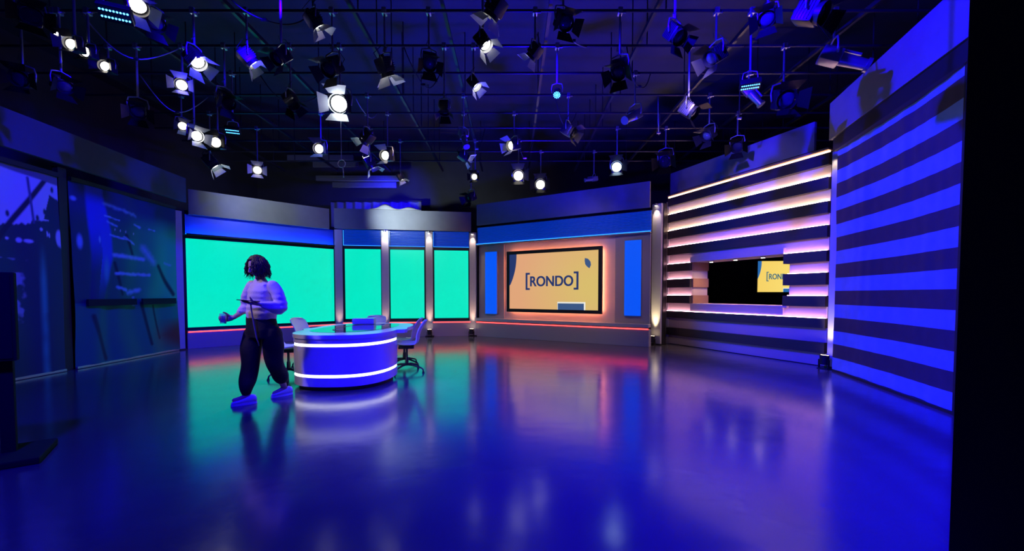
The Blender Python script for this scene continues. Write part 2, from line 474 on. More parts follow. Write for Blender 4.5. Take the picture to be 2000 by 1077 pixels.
# ------------------------------------------------------------------ orange display wall
ang3, L3 = seg(RW0, RW1)
dw = thing('display_wall', 'grey set wall section holding the big orange display', 'set wall', (*RW0, 0), ang3)
obj('side_panel', B((0.0, 0.92, 0.0, 0.06, 0.56, 2.80)), 'set_grey', dw)
obj('centre_panel', B((0.92, 4.30, 0.03, 0.09, 0.56, 2.80)), 'set_pale', dw)
obj('side_panel', B((4.30, L3, 0.0, 0.06, 0.56, 2.85)), 'set_grey', dw)
obj('backing', B((0, L3, 0.10, 0.16, 0.0, 3.4)), 'black', dw)
obj('plinth', B((0.0, L3 + .02, -0.16, 0.09, 0.0, 0.42), bev=0.005), 'set_grey', dw)
obj('ledge', B((-.03, L3 + .02, -0.22, 0.03, 0.475, 0.56), bev=0.005), 'column', dw)
obj('red_light_strip', B((0.02, L3, -0.165, -0.14, 0.425, 0.45)), 'e_red', dw)
obj('valance_box', B((-.02, L3 + .02, -0.02, 0.09, 2.80, 3.36)), 'black', dw)
stuff(obj('louvre', louvre(-.02, L3 + .02, 2.86, 3.36, 13, y=-0.07), 'louvre', dw))
obj('added_glow', B((-.02, L3 + .02, -0.032, -0.022, 2.85, 3.36)), 'e_blue_dim', dw)  # added glow behind the louvre above the display
obj('blue_light_strip', B((-.02, L3 + .02, -0.12, -0.10, 2.835, 2.85)), 'e_bline', dw)
obj('trim_rail', B((-.02, L3 + .02, -0.12, -0.0, 2.80, 2.83)), 'grey_metal', dw)
obj('halo_light', B((1.22, 3.92, -0.045, -0.02, 0.84, 0.87), (1.22, 3.92, -0.045, -0.02, 2.46, 2.49), (1.18, 1.21, -0.045, -0.02, 0.84, 2.49), (3.92, 3.95, -0.045, -0.02, 0.84, 2.49)), 'e_halo', dw)
obj('bracket', B((1.8, 3.3, -0.09, 0.03, 1.2, 2.1)), 'black', dw)

def local(a, an, s, y=0.0, z=0.0):
    return (a[0] + math.cos(an) * s - math.sin(an) * y, a[1] + math.sin(an) * s + math.cos(an) * y, z)

def text_mesh(s, size, offset=0.0):
    c = bpy.data.curves.new('lettering', 'FONT')
    c.body = s; c.size = size; c.offset = offset; c.extrude = 0.0015
    c.align_x = 'CENTER'; c.align_y = 'CENTER'
    o = bpy.data.objects.new('lettering', c); COL.objects.link(o)
    bpy.context.view_layer.update()
    me = bpy.data.meshes.new_from_object(o)
    bpy.data.objects.remove(o)
    bm = bmesh.new(); bm.from_mesh(me)
    xs = [v.co.x for v in bm.verts]; ys = [v.co.y for v in bm.verts]
    cx, cy = (min(xs) + max(xs)) / 2, (min(ys) + max(ys)) / 2
    for v in bm.verts: v.co = Vector((v.co.x - cx, -v.co.z, v.co.y - cy))
    return bm, max(xs) - min(xs), max(ys) - min(ys)

def plate(bm, pts, y0, y1):
    a = [bm.verts.new((x, y0, z)) for x, z in pts]; b = [bm.verts.new((x, y1, z)) for x, z in pts]
    n = len(pts)
    for i in range(n): bm.faces.new((a[i], a[(i + 1) % n], b[(i + 1) % n], b[i]))
    bm.faces.new(a); bm.faces.new(b[::-1])

def rondo(t, w, h, yf, mats, bez):
    """picture of the display, centred on x = 0, z = 0, front face at yf"""
    ink, slate, paper, pic, navy = mats
    obj('housing', B((-w / 2 - bez, w / 2 + bez, yf + .004, yf + .07, -h / 2 - bez, h / 2 + bez), bev=0.004), 'black', t)
    obj('bezel', B((-w / 2 - bez, w / 2 + bez, yf - .012, yf + .004, h / 2, h / 2 + bez), (-w / 2 - bez, w / 2 + bez, yf - .012, yf + .004, -h / 2 - bez, -h / 2),
                   (-w / 2 - bez, -w / 2, yf - .012, yf + .004, -h / 2, h / 2), (w / 2, w / 2 + bez, yf - .012, yf + .004, -h / 2, h / 2)), 'black', t)
    s = obj('screen', B((-w / 2, w / 2, yf, yf + .003, -h / 2, h / 2)), pic, t)
    def sx(u): return (u - .5) * w
    def sz(v): return (v - .5) * h
    bm = bmesh.new()
    for k_, dx in enumerate((-.014, 0, .014)):
        b1, tw, th = text_mesh('RONDO', 1.0, 0.018)
        fx, fz = w * .485 / tw, h * .185 / th
        for v in b1.verts: v.co = Vector(((v.co.x + dx) * fx + sx(.498), v.co.y + yf - .003 - .0002 * k_, v.co.z * fz + sz(.50)))
        m_ = bpy.data.meshes.new('t'); b1.to_mesh(m_); b1.free(); bm.from_mesh(m_)
    obj('lettering', bm, ink, s)
    bm = bmesh.new()
    k = .022 * w; hb = h * .155
    for u, sgn in ((.20, 1), (.797, -1)):
        x0 = sx(u); zc = sz(.50)
        for (xa, xb, za, zb) in ((x0, x0 + sgn * k, zc - hb, zc + hb), (x0 + sgn * k, x0 + sgn * k * 2.3, zc + hb - k * .9, zc + hb), (x0 + sgn * k, x0 + sgn * k * 2.3, zc - hb, zc - hb + k * .9)):
            box(bm, min(xa, xb), max(xa, xb), yf - .0045, yf - .0015, za, zb)
    obj('bracket_sign', bm, ink, s)
    bm = bmesh.new()
    pts = [(0, 1), (.088, 1)] + [(.088 - .075 * q ** 2.2, 1 - .55 * q) for q in [i / 10 for i in range(1, 11)]] + [(0.0, .43)]
    plate(bm, [(sx(u), sz(v)) for u, v in pts], yf - .004, yf - .001)
    obj('curved_graphic', bm, navy, s)
    bm = bmesh.new()
    pts = [(.862, .875), (.895, .86), (.92, .81), (.925, .755), (.91, .70), (.885, .73), (.866, .77), (.86, .83)]
    plate(bm, [(sx(u), sz(v)) for u, v in pts], yf - .004, yf - .001)
    obj('leaf_graphic', bm, slate, s)
    bm = bmesh.new(); plate(bm, [(sx(.57), sz(.135)), (sx(.87), sz(.135)), (sx(.87), sz(0)), (sx(.57), sz(0))], yf - .003, yf - .001); obj('caption_border', bm, paper, s)
    bm = bmesh.new(); plate(bm, [(sx(.575), sz(.11)), (sx(.855), sz(.11)), (sx(.855), sz(0)), (sx(.575), sz(0))], yf - .006, yf - .0035); obj('caption_box', bm, slate, s)

mon = thing('display_monitor', 'big orange display reading RONDO in a black frame with glowing red edge', 'display', local(RW0, ang3, 2.555, 0, 1.665), ang3)
rondo(mon, 2.70, 1.58, -0.15, ('e_ink', 'e_ink2', 'e_paper', 'e_rondo', 'e_ink'), 0.095)

for s0, s1, z0, z1, lab in ((0.29, 0.71, 0.70, 2.585, 'narrow glowing blue panel left of the orange display'), (4.565, 4.975, 0.755, 2.65, 'tall glowing blue panel right of the orange display')):
    t = thing('light_panel', lab, 'light panel', local(RW0, ang3, (s0 + s1) / 2, 0, z0), ang3)
    w, h = s1 - s0, z1 - z0
    obj('tray', B((-w / 2 - .008, w / 2 + .008, -0.07, -0.002, -.008, h + .008)), 'grey_metal', t)
    obj('diffuser', B((-w / 2, w / 2, -0.085, -0.071, 0, h), bev=0.003), 'e_blue', t)

# ------------------------------------------------------------------ slatted wall with the serving-hatch opening
ang4, L4 = seg(SW0, SW1)
sw = thing('slatted_wall', 'set wall of dark and pale horizontal planks with lit ledges and an opening', 'set wall', (*SW0, 0), ang4)
edges = [3.786, 3.58, 3.368, 3.155, 2.945, 2.735, 2.526, 2.312, 2.08, 1.885, 1.688, 1.47, 1.271, 1.075, 0.868, 0.692, 0.430, 0.241, 0.01]
OX0, OX1 = 0.765, 3.13
for i in range(len(edges) - 1):
    z1, z0 = edges[i], edges[i + 1]
    dark = (i % 2 == 0) or i == 16
    if i == 14: dark = True
    if i in (15, 17): dark = False
    hole = 8 <= i <= 12
    spans = [(0.0, L4)] if not hole else [(0.0, OX0), (OX1 - (0.08 if dark else 0.0), L4)]
    for (a, b) in spans:
        if dark: obj('dark_plank', B((a, b, -0.075, 0.04, z0, z1), bev=0.004), 'oak_dark', sw)
        else: obj('pale_plank', B((a, b, 0.0, 0.04, z0, z1), bev=0.003), 'oak_pale', sw)
        if not dark and i < 14:
            obj('light_strip', B((a, b, -0.058, -0.040, z0 + .001, z0 + .007)), 'e_wash' if i < 4 else 'e_pink', sw)
    if hole:
        if dark: obj('tan_plank', B((OX0 - .02, OX0 + .035, 0.0, 0.52, z0, z1), bev=0.003), 'oak_tan', sw)
        else: obj('pale_plank', B((OX0 - .02, OX0, 0.041, 0.52, z0, z1), bev=0.003), 'oak_pale', sw)
        if dark: obj('dark_plank', B((OX1 - .08, OX1 + .02, 0.041, 0.52, z0, z1), bev=0.003), 'oak_dark', sw)
        else: obj('pale_plank', B((OX1, OX1 + .02, 0.041, 0.52, z0, z1), bev=0.003), 'oak_pale', sw)
obj('lintel', B((OX0, OX1 - .08, -0.075, 0.52, 2.08, 2.20), bev=0.004), 'oak_pale', sw)
obj('counter', B((OX0, OX1 - .0, -0.07, 0.56, 1.035, 1.072), bev=0.004), 'oak_pale', sw)
obj('counter_panel', B((OX0, OX1 - .08, -0.05, -0.001, 0.885, 1.035), bev=0.003), 'oak_pale', sw)
obj('top_light_strip', B((0.0, L4, -0.06, -0.03, 3.80, 3.825)), 'e_warm', sw)
obj('top_rail', B((0.0, L4, -0.10, 0.05, 3.835, 3.87)), 'oak_tan', sw)
obj('end_post', B((-.10, 0.0, -0.02, 0.1, 0.0, 3.72)), 'set_pale', sw)
obj('backing', B((0, OX0 - .03, 0.05, 0.08, 0, 3.8), (OX1 + .03, L4, 0.05, 0.08, 0, 3.8), (OX0 - .03, OX1 + .03, .05, .08, 2.21, 3.8), (OX0 - .03, OX1 + .03, .05, .08, 0, 1.03)), 'black', sw)
for s, lab in ((1.22, 'left of the three small downlights over the wall opening'), (1.86, 'middle one of the three small downlights over the wall opening'), (2.50, 'right of the three small downlights over the wall opening')):
    p = local(SW0, ang4, s, 0.12, 2.08)
    t = thing('recessed_downlight', lab, 'downlight', p, ang4)
    bm = bmesh.new(); cyl(bm, (0, 0, -.022), (0, 0, 0.0), 0.05, n=20); obj('trim_ring', bm, 'silver', t, 'auto')
    bm = bmesh.new(); cyl(bm, (0, 0, -.030), (0, 0, -.0225), 0.036, n=20); obj('lens', bm, 'e_down', t)
    spot((p[0], p[1], 2.04), (p[0], p[1], 0), 28, (1.0, 0.62, 0.38), 150, 0.9, 0.02)

# space behind the opening, kept dark by an added drape, with the far display
bd = thing('added_dark_drape', 'added black drape keeping the space behind the wall opening dark', 'drape', (7.9, 12.6, 0), R(-35))
def folded(x0, x1, z0, z1, amp, wl, nx=80, nz=2, y=0.0, sd=0.0):
    bm = bmesh.new()
    g = []
    for i in range(nx + 1):
        x = x0 + (x1 - x0) * i / nx
        col = []
        for k in range(nz + 1):
            z = z0 + (z1 - z0) * k / nz
            yy = y + amp * math.sin(2 * PI * x / wl + sd + .3 * math.sin(z)) + amp * .5 * noise.noise(Vector((x * 3, sd, z * .4)))
            col.append(bm.verts.new((x, yy, z)))
        g.append(col)
    for i in range(nx):
        for k in range(nz):
            bm.faces.new((g[i][k], g[i + 1][k], g[i + 1][k + 1], g[i][k + 1]))
    return bm
o = obj('cloth', folded(-3.2, 2.4, 0, 3.7, 0.04, 0.25, 140, 3), 'black_cloth', bd, True)
obj('rail', B((-3.2, 2.4, -0.02, 0.02, 3.7, 3.74)), 'black', bd)
far = thing('wall_monitor', 'bright yellow display seen through the slatted wall opening', 'display', (7.83, 11.99, 1.815), R(-4))
rondo(far, 1.27, 0.905, 0.0, ('e_ink_far', 'e_blue_far', 'e_paper', 'e_rondo_far', 'e_blue_far'), 0.012)
obj('stand_post', B((-.05, .05, .07, .13, -1.815, 0.2)), 'black', far)
obj('stand_foot', B((-.4, .4, -.2, .4, -1.815, -1.785)), 'black', far)

# ------------------------------------------------------------------ striped curtain on the right
ang5, L5 = seg(RC0, RC1)
cr = thing('striped_curtain', 'curtain printed with wide blue-lit and brown horizontal stripes', 'curtain', (*RC0, 0), ang5)
def cloth(w, h, nx, nz, fn, z0=0.0):
    bm = bmesh.new(); uv = bm.loops.layers.uv.new('UVMap'); g = []
    for i in range(nx + 1):
        g.append([bm.verts.new((w * i / nx, fn(w * i / nx, h * k / nz), z0 + h * k / nz)) for k in range(nz + 1)])
    for i in range(nx):
        for k in range(nz):
            f = bm.faces.new((g[i][k], g[i + 1][k], g[i + 1][k + 1], g[i][k + 1]))
            for l, (a, b) in zip(f.loops, ((i, k), (i + 1, k), (i + 1, k + 1), (i, k + 1))):
                l[uv].uv = (w * a / nx, z0 + h * b / nz)
    return bm
def wav(x, z):
    return 0.035 * noise.noise(Vector((x * 1.3, z * .35, 3.0))) + 0.012 * noise.noise(Vector((x * 6, z * 1.2, 1.0))) - 0.10 * math.sin(PI * x / L5) * (-0.6)
bm = cloth(L5 - .02, 3.66, 90, 60, wav, 0.03)
for v in bm.verts:
    if v.co.z < 0.06: v.co.z += 0.02 * noise.noise(Vector((v.co.x * 2.2, 0, 5)))
o = obj('cloth', bm, 'stripes', cr, True)
obj('hem_bar', B((0.0, L5 - .02, -.0, .03, 0.0, .035)), 'black', cr)
obj('curtain_rail', B((-.05, L5 + .1, -0.05, 0.06, 3.69, 3.90)), 'black', cr)
obj('edge_post', B((L5 - .03, L5 + .06, -.02, .05, 0.0, 3.9)), 'black', cr)

# masking flat close to the camera on the right
mf = thing('masking_flat', 'near-black scenery flat standing close at the right edge', 'scenery flat', (2.135, 1.96, 0), R(-50))
obj('panel', B((0.0, 1.6, 0.0, 0.05, 0.0, 4.2), bev=0.003), 'black_cloth', mf)
obj('frame', B((0.0, .06, 0.051, 0.10, 0.0, 4.2), (1.5, 1.56, 0.051, 0.10, 0.0, 4.2)), 'black', mf)
obj('brace', B((.7, .76, 0.051, 0.55, 0.0, .05)), 'black', mf)

# ------------------------------------------------------------------ printed drapes on the left
ang1, L1 = seg(LC0, LC1)
def hashn(x, y, s=0.0): return noise.noise(Vector((x, y, s)))
def mixc(a, b, k):
    k = min(1.0, max(0.0, k)); k = k * k * (3 - 2 * k)
    return tuple(p + (q - p) * k for p, q in zip(a, b))
def rowat(pts, x):
    for (x0, z0), (x1, z1) in zip(pts, pts[1:]):
        if x0 <= x <= x1: return z0 + (z1 - z0) * (x - x0) / (x1 - x0)
    return pts[0][1] if x < pts[0][0] else pts[-1][1]
def blob(x, z, cx, cz, rx, rz, soft=.5):
    d = math.sqrt(((x - cx) / rx) ** 2 + ((z - cz) / rz) ** 2)
    return (1 - d) / soft
def seg_d(x, z, a, b):
    vx, vz = b[0] - a[0], b[1] - a[1]
    t_ = min(1, max(0, ((x - a[0]) * vx + (z - a[1]) * vz) / (vx * vx + vz * vz)))
    return math.hypot(x - a[0] - vx * t_, z - a[1] - vz * t_)
def paint_a(x, z):       # nearest drape: pale sky over a dark crowd, slanting pole
    x = x - 1.1
    SKY = (0.60, 0.60, 0.72); dk = (0.020, 0.050, 0.065); grn = (0.05, 0.45, 0.26)
    ridge = rowat([(-1.2, 2.2), (.09, 2.32), (.3, 2.36), (.50, 2.40), (.54, 2.46), (.78, 2.48), (.80, 2.92), (1.04, 2.80)], x) + .035 * hashn(x * 22, 0, 2)
    if .69 < x < .80 and z > 2.5: ridge = 2.50 + (x - .70) * 3.5
    c = mixc(dk, SKY, (z - ridge) / .03 + .5)
    c = mixc(c, grn, (1 - abs(x - .64) / .08) * min(1, (2.2 - z) * 1.5) * .9 if z < 2.2 else 0)
    c = mixc(c, grn, (1 - abs(x - .99) / .05) * min(1, (2.0 - z) * 2.5) if z < 2.0 else 0)
    c = mixc(c, SKY, blob(x, z, .93, 2.22, .07, .17, .4)); c = mixc(c, SKY, blob(x, z, .99, 2.12, .06, .12, .4))
    for cx, cz, rx, rz in ((.34, 2.42, .035, .07), (.43, 2.43, .03, .08), (.47, 2.55, .05, .06), (.645, 2.33, .03, .035), (.735, 2.27, .018, .06), (.77, 2.25, .018, .05), (.19, 2.13, .03, .03), (.34, 2.12, .05, .05), (.46, 2.12, .08, .04)):
        c = mixc(c, SKY, blob(x, z, cx, cz, rx, rz, .5))
    for cx, cz in ((.22, 2.50), (.60, 2.50), (.72, 2.62), (.86, 3.0), (1.0, 2.96)): c = mixc(c, dk, blob(x, z, cx, cz, .035, .07, .5) * .8)
    f = hashn(x * 5 + 3, z * 5, 12) + .4 * hashn(x * 14, z * 14, 5)
    if x < .46 and .85 < z < 1.85: c = mixc(c, (.28, .28, .42), (f - .12) * 4 * min(1, (.46 - x) * 8))
    c = mixc(c, (.02, .02, .04), 1.6 - seg_d(x, z, (.90, 3.36), (.05, 2.08)) / .033)
    c = mixc(c, (.08, .08, .18), 1.4 - seg_d(x, z, (.545, 2.42), (.50, 3.10)) / .02)
    c = mixc(c, (.16, .15, .18), (z - (3.16 - .10 * (x - .1))) / .03)
    c = mixc(c, dk, .3 + .8 * hashn(x * 3, z * 3, 44)) if z < 1.0 else c
    return c
def paint_b(x, z):       # second drape: blue figure left, pale broken rows, green folds
    x = x + 1.13
    g = .5 + .5 * hashn(x * 1.6, z * 1.1, 3)
    DK = (0.008, 0.020, 0.045); GRN = (0.03, 0.50, 0.24); BLU = (0.03, 0.04, 0.62); PALE = (0.22, 0.40, 0.70)  # GRN: printed green, its colour raised for bounce from the green screens
    c = mixc((.012, .06, .08), GRN, g * .45 + (x - 1.9) * .42)
    c = mixc(c, (.015, .03, .14), (z - 2.5) / .5 + .2 * hashn(x * 2, z * 2, 8))
    if z < 1.14: c = mixc(c, (.015, .17, .14), .75)
    for x0, z0, x1, z1, w in ((1.45, .9, 1.7, .1, .07), (2.55, 1.1, 2.75, .25, .06), (2.85, 1.05, 3.0, .35, .05), (3.0, 1.9, 3.4, 1.3, .08), (1.95, 1.9, 2.1, 1.3, .05), (2.2, 2.45, 2.35, 2.1, .06)):
        c = mixc(c, DK, (1 - seg_d(x, z, (x0, z0), (x1, z1)) / w) * 1.3)
    cx = rowat([(1.2, 1.55), (2.0, 1.68), (2.4, 1.66), (3.1, 1.56)], z); d = abs(x - cx)
    hw = rowat([(1.2, .20), (2.0, .27), (2.5, .26), (3.1, .20)], z)
    if z > 1.2: c = mixc(c, mixc(BLU, (.01, .01, .12), (2.3 - z) * 1.0 + (.3 if x < cx else -.2)), (hw - d) / .07)
    c = mixc(c, PALE, blob(x, z, 1.26, 2.22, .07, .18, .7)); c = mixc(c, PALE, blob(x, z, 1.2, 2.95, .07, .06, .7))
    c = mixc(c, PALE, blob(x, z, 1.63, 2.30, .03, .09, .7)); c = mixc(c, (.05, .22, .5), blob(x, z, 1.78, 1.75, .10, .35, .9))
    for x0, z0, x1, z1, w, k in ((1.75, 2.98, 2.45, 2.88, .06, .5), (1.75, 2.76, 2.05, 2.72, .02, 1), (2.4, 2.70, 2.55, 2.66, .035, .9), (1.8, 2.66, 2.0, 2.60, .03, .6), (2.75, 2.66, 2.9, 2.65, .02, .8),
                                 (1.85, 2.42, 2.2, 2.37, .025, .9), (2.15, 2.42, 2.4, 2.30, .03, .7), (1.95, 2.05, 2.62, 2.02, .07, .75), (2.62, 2.25, 2.85, 1.98, .13, .55), (1.98, 1.70, 2.75, 1.70, .05, .8), (1.98, 1.44, 2.2, 1.38, .05, .8),
                                 (2.25, 1.33, 2.5, 1.38, .08, .7), (3.2, 1.98, 3.35, 1.95, .05, .5)):
        q = seg_d(x, z, (x0, z0), (x1, z1)) + .02 * hashn(x * 14, z * 14, 6)
        c = mixc(c, PALE, (1 - q / w) * k * 1.3)
    for cx_ in (1.96, 2.07, 2.18, 2.38): c = mixc(c, (.6, .6, .6), blob(x, z, cx_, 2.53 - .05 * (cx_ - 2), .018, .03, .6))
    c = mixc(c, PALE, (1 - abs(x - 2.38) / .05) * (1 if 1.06 < z < 1.26 else 0) * .8)
    if z < .75: c = mixc(c, (.14, .035, .03), (x - 2.7) * 1.6 * (1 - abs(z - .4) / .5))
    return c
def drape(name, label, s0, s1, paint, sd, extra=None):
    w = s1 - s0
    t = thing(name, label, 'drape', local(LC0, ang1, s0), ang1)
    def fn(x, z):
        return 0.05 * hashn(x * 1.1, z * .5, sd) + 0.020 * math.sin(x * 9 + sd + hashn(x, z * .6, sd) * 2.5) * (1 - .5 * z / 3.2)
    nx, nz = 150, 190
    bm = cloth(w, 3.19, nx, nz, fn, 0.04)
    cl = bm.verts.layers.float_color.new('print')
    for v in bm.verts: v[cl] = (*paint(v.co.x * (2.0 / w if w > 1.9 and False else 1), v.co.z), 1)
    obj('cloth', bm, 'print', t, True)
    obj('rail', B((0, w, -.03, .03, 3.23, 3.30)), 'black', t)
    obj('hem_pipe', B((0, w, -.02, .02, 0.005, .045), bev=.006), 'grey_metal', t)
    if extra: extra(t)
    return t
def slots(t):
    for a, b in ((.17, 1.18), (1.33, 2.24)):
        obj('slot', B((a, b, -.085, -.05, 1.09, 1.21)), 'black_cloth', t)
drape('printed_drape', 'dark printed drape with pale sky and slanting pole, nearest on left', -1.1, 0.95, paint_a, 1.0)
drape('printed_drape', 'printed drape with two black slots, green lower half, beside violet column', 1.13, 3.52, paint_b, 2.0, slots)
tag(obj('drape_post', B((-.07, .07, .03, .12, 0, 3.42)), 'black', None, loc=local(LC0, ang1, 1.04), rot=(0, 0, ang1)), 'black post in the gap between the two printed drapes', 'post')

# ------------------------------------------------------------------ header panels above the set
def header(label, a, b, z0, z1, yoff=-0.12, x0=0.0, x1=None, m='header'):
    an, l = seg(a, b)
    o = obj('header_panel', B((x0, (x1 if x1 is not None else l), yoff, yoff + .06, z0, z1), bev=.004), m, None, loc=(a[0], a[1], 0), rot=(0, 0, an))
    return tag(o, label, 'header panel')
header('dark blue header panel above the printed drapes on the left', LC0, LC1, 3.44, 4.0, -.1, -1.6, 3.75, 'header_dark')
header('sloping grey header panel above the widest green screen', GW0, W1, 3.19, 3.78, x0=.06, x1=3.30)
header('grey header panel above the three portrait green screens, brightly lit', W1, W4, 3.23, 3.82, x0=.05, x1=4.05)
header('dim blue header panel above the orange display', RW0, RW1, 3.42, 4.05)
header('blue header panel above the slatted wall', SW0, SW1, 3.90, 4.42, -.05, .05, 3.55)
header('brightest blue header panel, above the striped curtain', RC0, RC1, 3.93, 4.55, -.05, -.20, 2.9)
spot((-2.2, 2.4, 4.3), (-5.2, 4.3, 4.7), 130, BLUE, 60, 0.7, 0.06)
WARM = (1.0, 0.70, 0.60)
spot((1.2, 6.8, 4.4), (1.4, 11.4, 1.3), 170, WARM, 62, 0.9, 0.15)
spot((-2.2, 8.2, 4.4), (-2.8, 12.6, 1.0), 110, WARM, 62, 0.9, 0.15)
spot((2.0, 5.2, 4.4), (4.9, 9.0, 2.6), 150, WARM, 56, 0.9, 0.15)
spot((-3.3, 9.2, 4.4), (-2.5, 7.4, .75), 520, (0.9, 0.97, 1.0), 60, 0.9, 0.12)
spot((-5.2, 3.6, 4.3), (-3.05, 4.95, 1.35), 300, (1.0, 0.72, 0.78), 22, 0.8, 0.12)
# white light grazing the header
spot((-3.6, 10.9, 3.5), (-3.3, 12.5, 3.6), 240, (0.72, 0.88, 1.0), 85, 1.0, 0.05)
spot((-5.9, 9.3, 3.8), (-6.6, 10.95, 3.6), 90, (0.70, 0.82, 1.0), 110, 1.0, 0.1)

# folded grey cloth over the header
bm = bmesh.new()
n = 30; g = []
for i in range(n + 1):
    u = i / n; x = u * 1.5
    hgt = 0.16 * math.exp(-((x - .45) / .22) ** 2) + 0.09 * math.exp(-((x - 1.15) / .22) ** 2) + .012
    g.append([bm.verts.new((x, yy, z)) for yy, z in ((-.10, 0), (-.09, hgt * .6), (-.02, hgt), (.1, hgt * .8), (.16, 0))])
for i in range(n):
    for k in range(4): bm.faces.new((g[i][k], g[i + 1][k], g[i + 1][k + 1], g[i][k + 1]))
tag(obj('folded_cloth', bm, 'cloth_grey', None, True, loc=local(W1, ang2, 1.05, -.08, 3.82), rot=(0, 0, ang2)), 'heap of grey cloth lying over the header behind the desk', 'cloth')

# backdrop behind the set, lit blue
bk = thing('backdrop_drape', 'blue-lit pleated drape far behind the green screens', 'drape', (-6.4, 14.6, 0))
obj('cloth', folded(0, 3.2, 0.0, 4.55, 0.05, 0.32, 120, 3), M['header'], bk, True)
obj('rail', B((0, 3.2, -.03, .03, 4.55, 4.6)), 'black', bk)
for (px0, px1, py, Y, lab) in ((562, 690, 309, 13.4, 'upper blue-lit beam above the widest green screen'), (612, 700, 322, 13.6, 'short blue-lit beam just under the upper beam'), (618, 782, 349, 13.8, 'long blue-lit beam behind the set'), (650, 775, 362, 14.0, 'lowest blue-lit beam behind the set')):
    p, q = seen(px0, py, Y), seen(px1, py, Y)
    t = thing('ceiling_beam', lab, 'beam', (p.x, Y, p.z))
    obj('bar', B((0, q.x - p.x, -.05, .05, -.09, .09), bev=.01), 'grey_metal', t)
    for xx in (.15, q.x - p.x - .15):
        bm = bmesh.new(); cyl(bm, (xx, 0, .09), (xx, 0, ZC - p.z), .012, n=8); obj('drop_rod', bm, 'dark_metal', t)

# ------------------------------------------------------------------ lighting grid
ZP = 4.98
ORD = ['first', 'second', 'third', 'fourth', 'fifth', 'sixth', 'seventh', 'eighth', 'ninth', 'tenth', 'eleventh', 'twelfth']
ROWS = [3.2 + .75 * i for i in range(12)]
for i, Y in enumerate(ROWS):
    t = thing('rig_pipe', ORD[i] + ' black pipe running across the lighting grid, counted from the camera', 'pipe', (0, Y, ZP), 0, 'cross pipes of the lighting grid')
    bm = bmesh.new(); cyl(bm, (-7.9, 0, 0), (7.6, 0, 0), .019, n=10); obj('tube', bm, 'dark_metal', t, 'auto')
    for xx in (-6, -2, 2, 6):
        bm = bmesh.new(); cyl(bm, (xx, 0, .024), (xx, 0, ZC - ZP), .01, n=6); obj('drop_rod', bm, 'dark_metal', t)
for i, X in enumerate((-6.9, -5.3, -3.7, -2.1, -0.9, 0.5, 1.9, 3.3, 4.7, 6.1)):
    t = thing('rig_rail', ORD[i] + ' thin rail running towards the back wall, counted from the left', 'rail', (X, 0, 5.06), 0, 'long rails of the lighting grid')
    obj('channel', B((-.022, .022, 2.2, 12.6, -.03, .03)), 'dark_metal', t)
    for yy in (3.5, 8.0, 12.0):
        bm = bmesh.new(); cyl(bm, (0, yy, .03), (0, yy, ZC - 5.06), .01, n=6); obj('drop_rod', bm, 'dark_metal', t)

# shared lamp meshes (the lamp faces -Y at zero pan and tilt)
def mesh_of(bm, m, smooth=None):
    o = obj('tmp', bm, m, None, smooth); me = o.data
    bpy.data.objects.remove(o); return me
def lamp_housing(s=1.0):
    bm = bmesh.new()
    box(bm, -.11 * s, .11 * s, -.02 * s, .22 * s, -.12 * s, .12 * s, bev=.03 * s)
    cyl(bm, (0, -.08 * s, 0), (0, -.01 * s, 0), .125 * s, .115 * s, 24, cap=False)
    for k in range(5): box(bm, -.118 * s, .118 * s, (.03 + .035 * k) * s, (.04 + .035 * k) * s, -.10 * s, .128 * s)
    cyl(bm, (0, .22 * s, 0), (0, .26 * s, 0), .05 * s, .04 * s, 14)
    return bm
def barn(s, a, w0, w1, l, op):
    bm = bmesh.new()
    vs = [bm.verts.new(p) for p in ((-w0 / 2, 0, 0), (w0 / 2, 0, 0), (w1 / 2, -l, 0), (-w1 / 2, -l, 0))]
    f = bm.faces.new(vs)
    r = bmesh.ops.solidify(bm, geom=[f], thickness=.004)
    bmesh.ops.rotate(bm, verts=bm.verts, cent=(0, 0, 0), matrix=Matrix.Rotation(-op, 3, 'X'))
    bmesh.ops.translate(bm, verts=bm.verts, vec=(0, -.085 * s, .12 * s))
    bmesh.ops.rotate(bm, verts=bm.verts, cent=(0, 0, 0), matrix=Matrix.Rotation(a, 3, 'Y'))
    return bm
LM = {}
LM['housing'] = mesh_of(lamp_housing(), 'dark_metal', 'auto')
def lens_mesh(m):
    bm = bmesh.new(); bmesh.ops.create_uvsphere(bm, u_segments=20, v_segments=8, radius=.1)
    for v in bm.verts: v.co = Vector((v.co.x, v.co.z * .0 - abs(v.co.z) * .35 - .02, v.co.y))
    return mesh_of(bm, m, True)
for k in ('e_lamp', 'e_hot', 'e_key', 'e_cool', 'e_dim', 'glass_dark'): LM['lens_' + k] = lens_mesh(k)
for k, mm in (('d', 'dark_metal'), ('s', 'pale_metal')):
    LM['b_top' + k] = mesh_of(barn(1, 0, .20, .30, .17, R(38)), mm)
    LM['b_bot' + k] = mesh_of(barn(1, PI, .20, .30, .17, R(30)), mm)
    LM['b_l' + k] = mesh_of(barn(1, -PI / 2, .18, .26, .15, R(45)), mm)
    LM['b_r' + k] = mesh_of(barn(1, PI / 2, .18, .26, .15, R(45)), mm)
bm = bmesh.new(); tube(bm, [(-.14, .08, -.01), (-.15, .08, .10), (-.13, .08, .20), (0, .08, .235), (.13, .08, .20), (.15, .08, .10), (.14, .08, -.01)], .012, 8); LM['yoke'] = mesh_of(bm, 'grey_metal', True)
bm = bmesh.new(); cyl(bm, (0, 0, 0), (0, 0, 1), .014, n=8); LM['hanger'] = mesh_of(bm, 'grey_metal')
bm = bmesh.new(); box(bm, -.03, .03, -.04, .04, -.05, .03, bev=.008); cyl(bm, (.03, 0, -.02), (.075, 0, -.02), .012, n=8); LM['clamp'] = mesh_of(bm, 'silver')
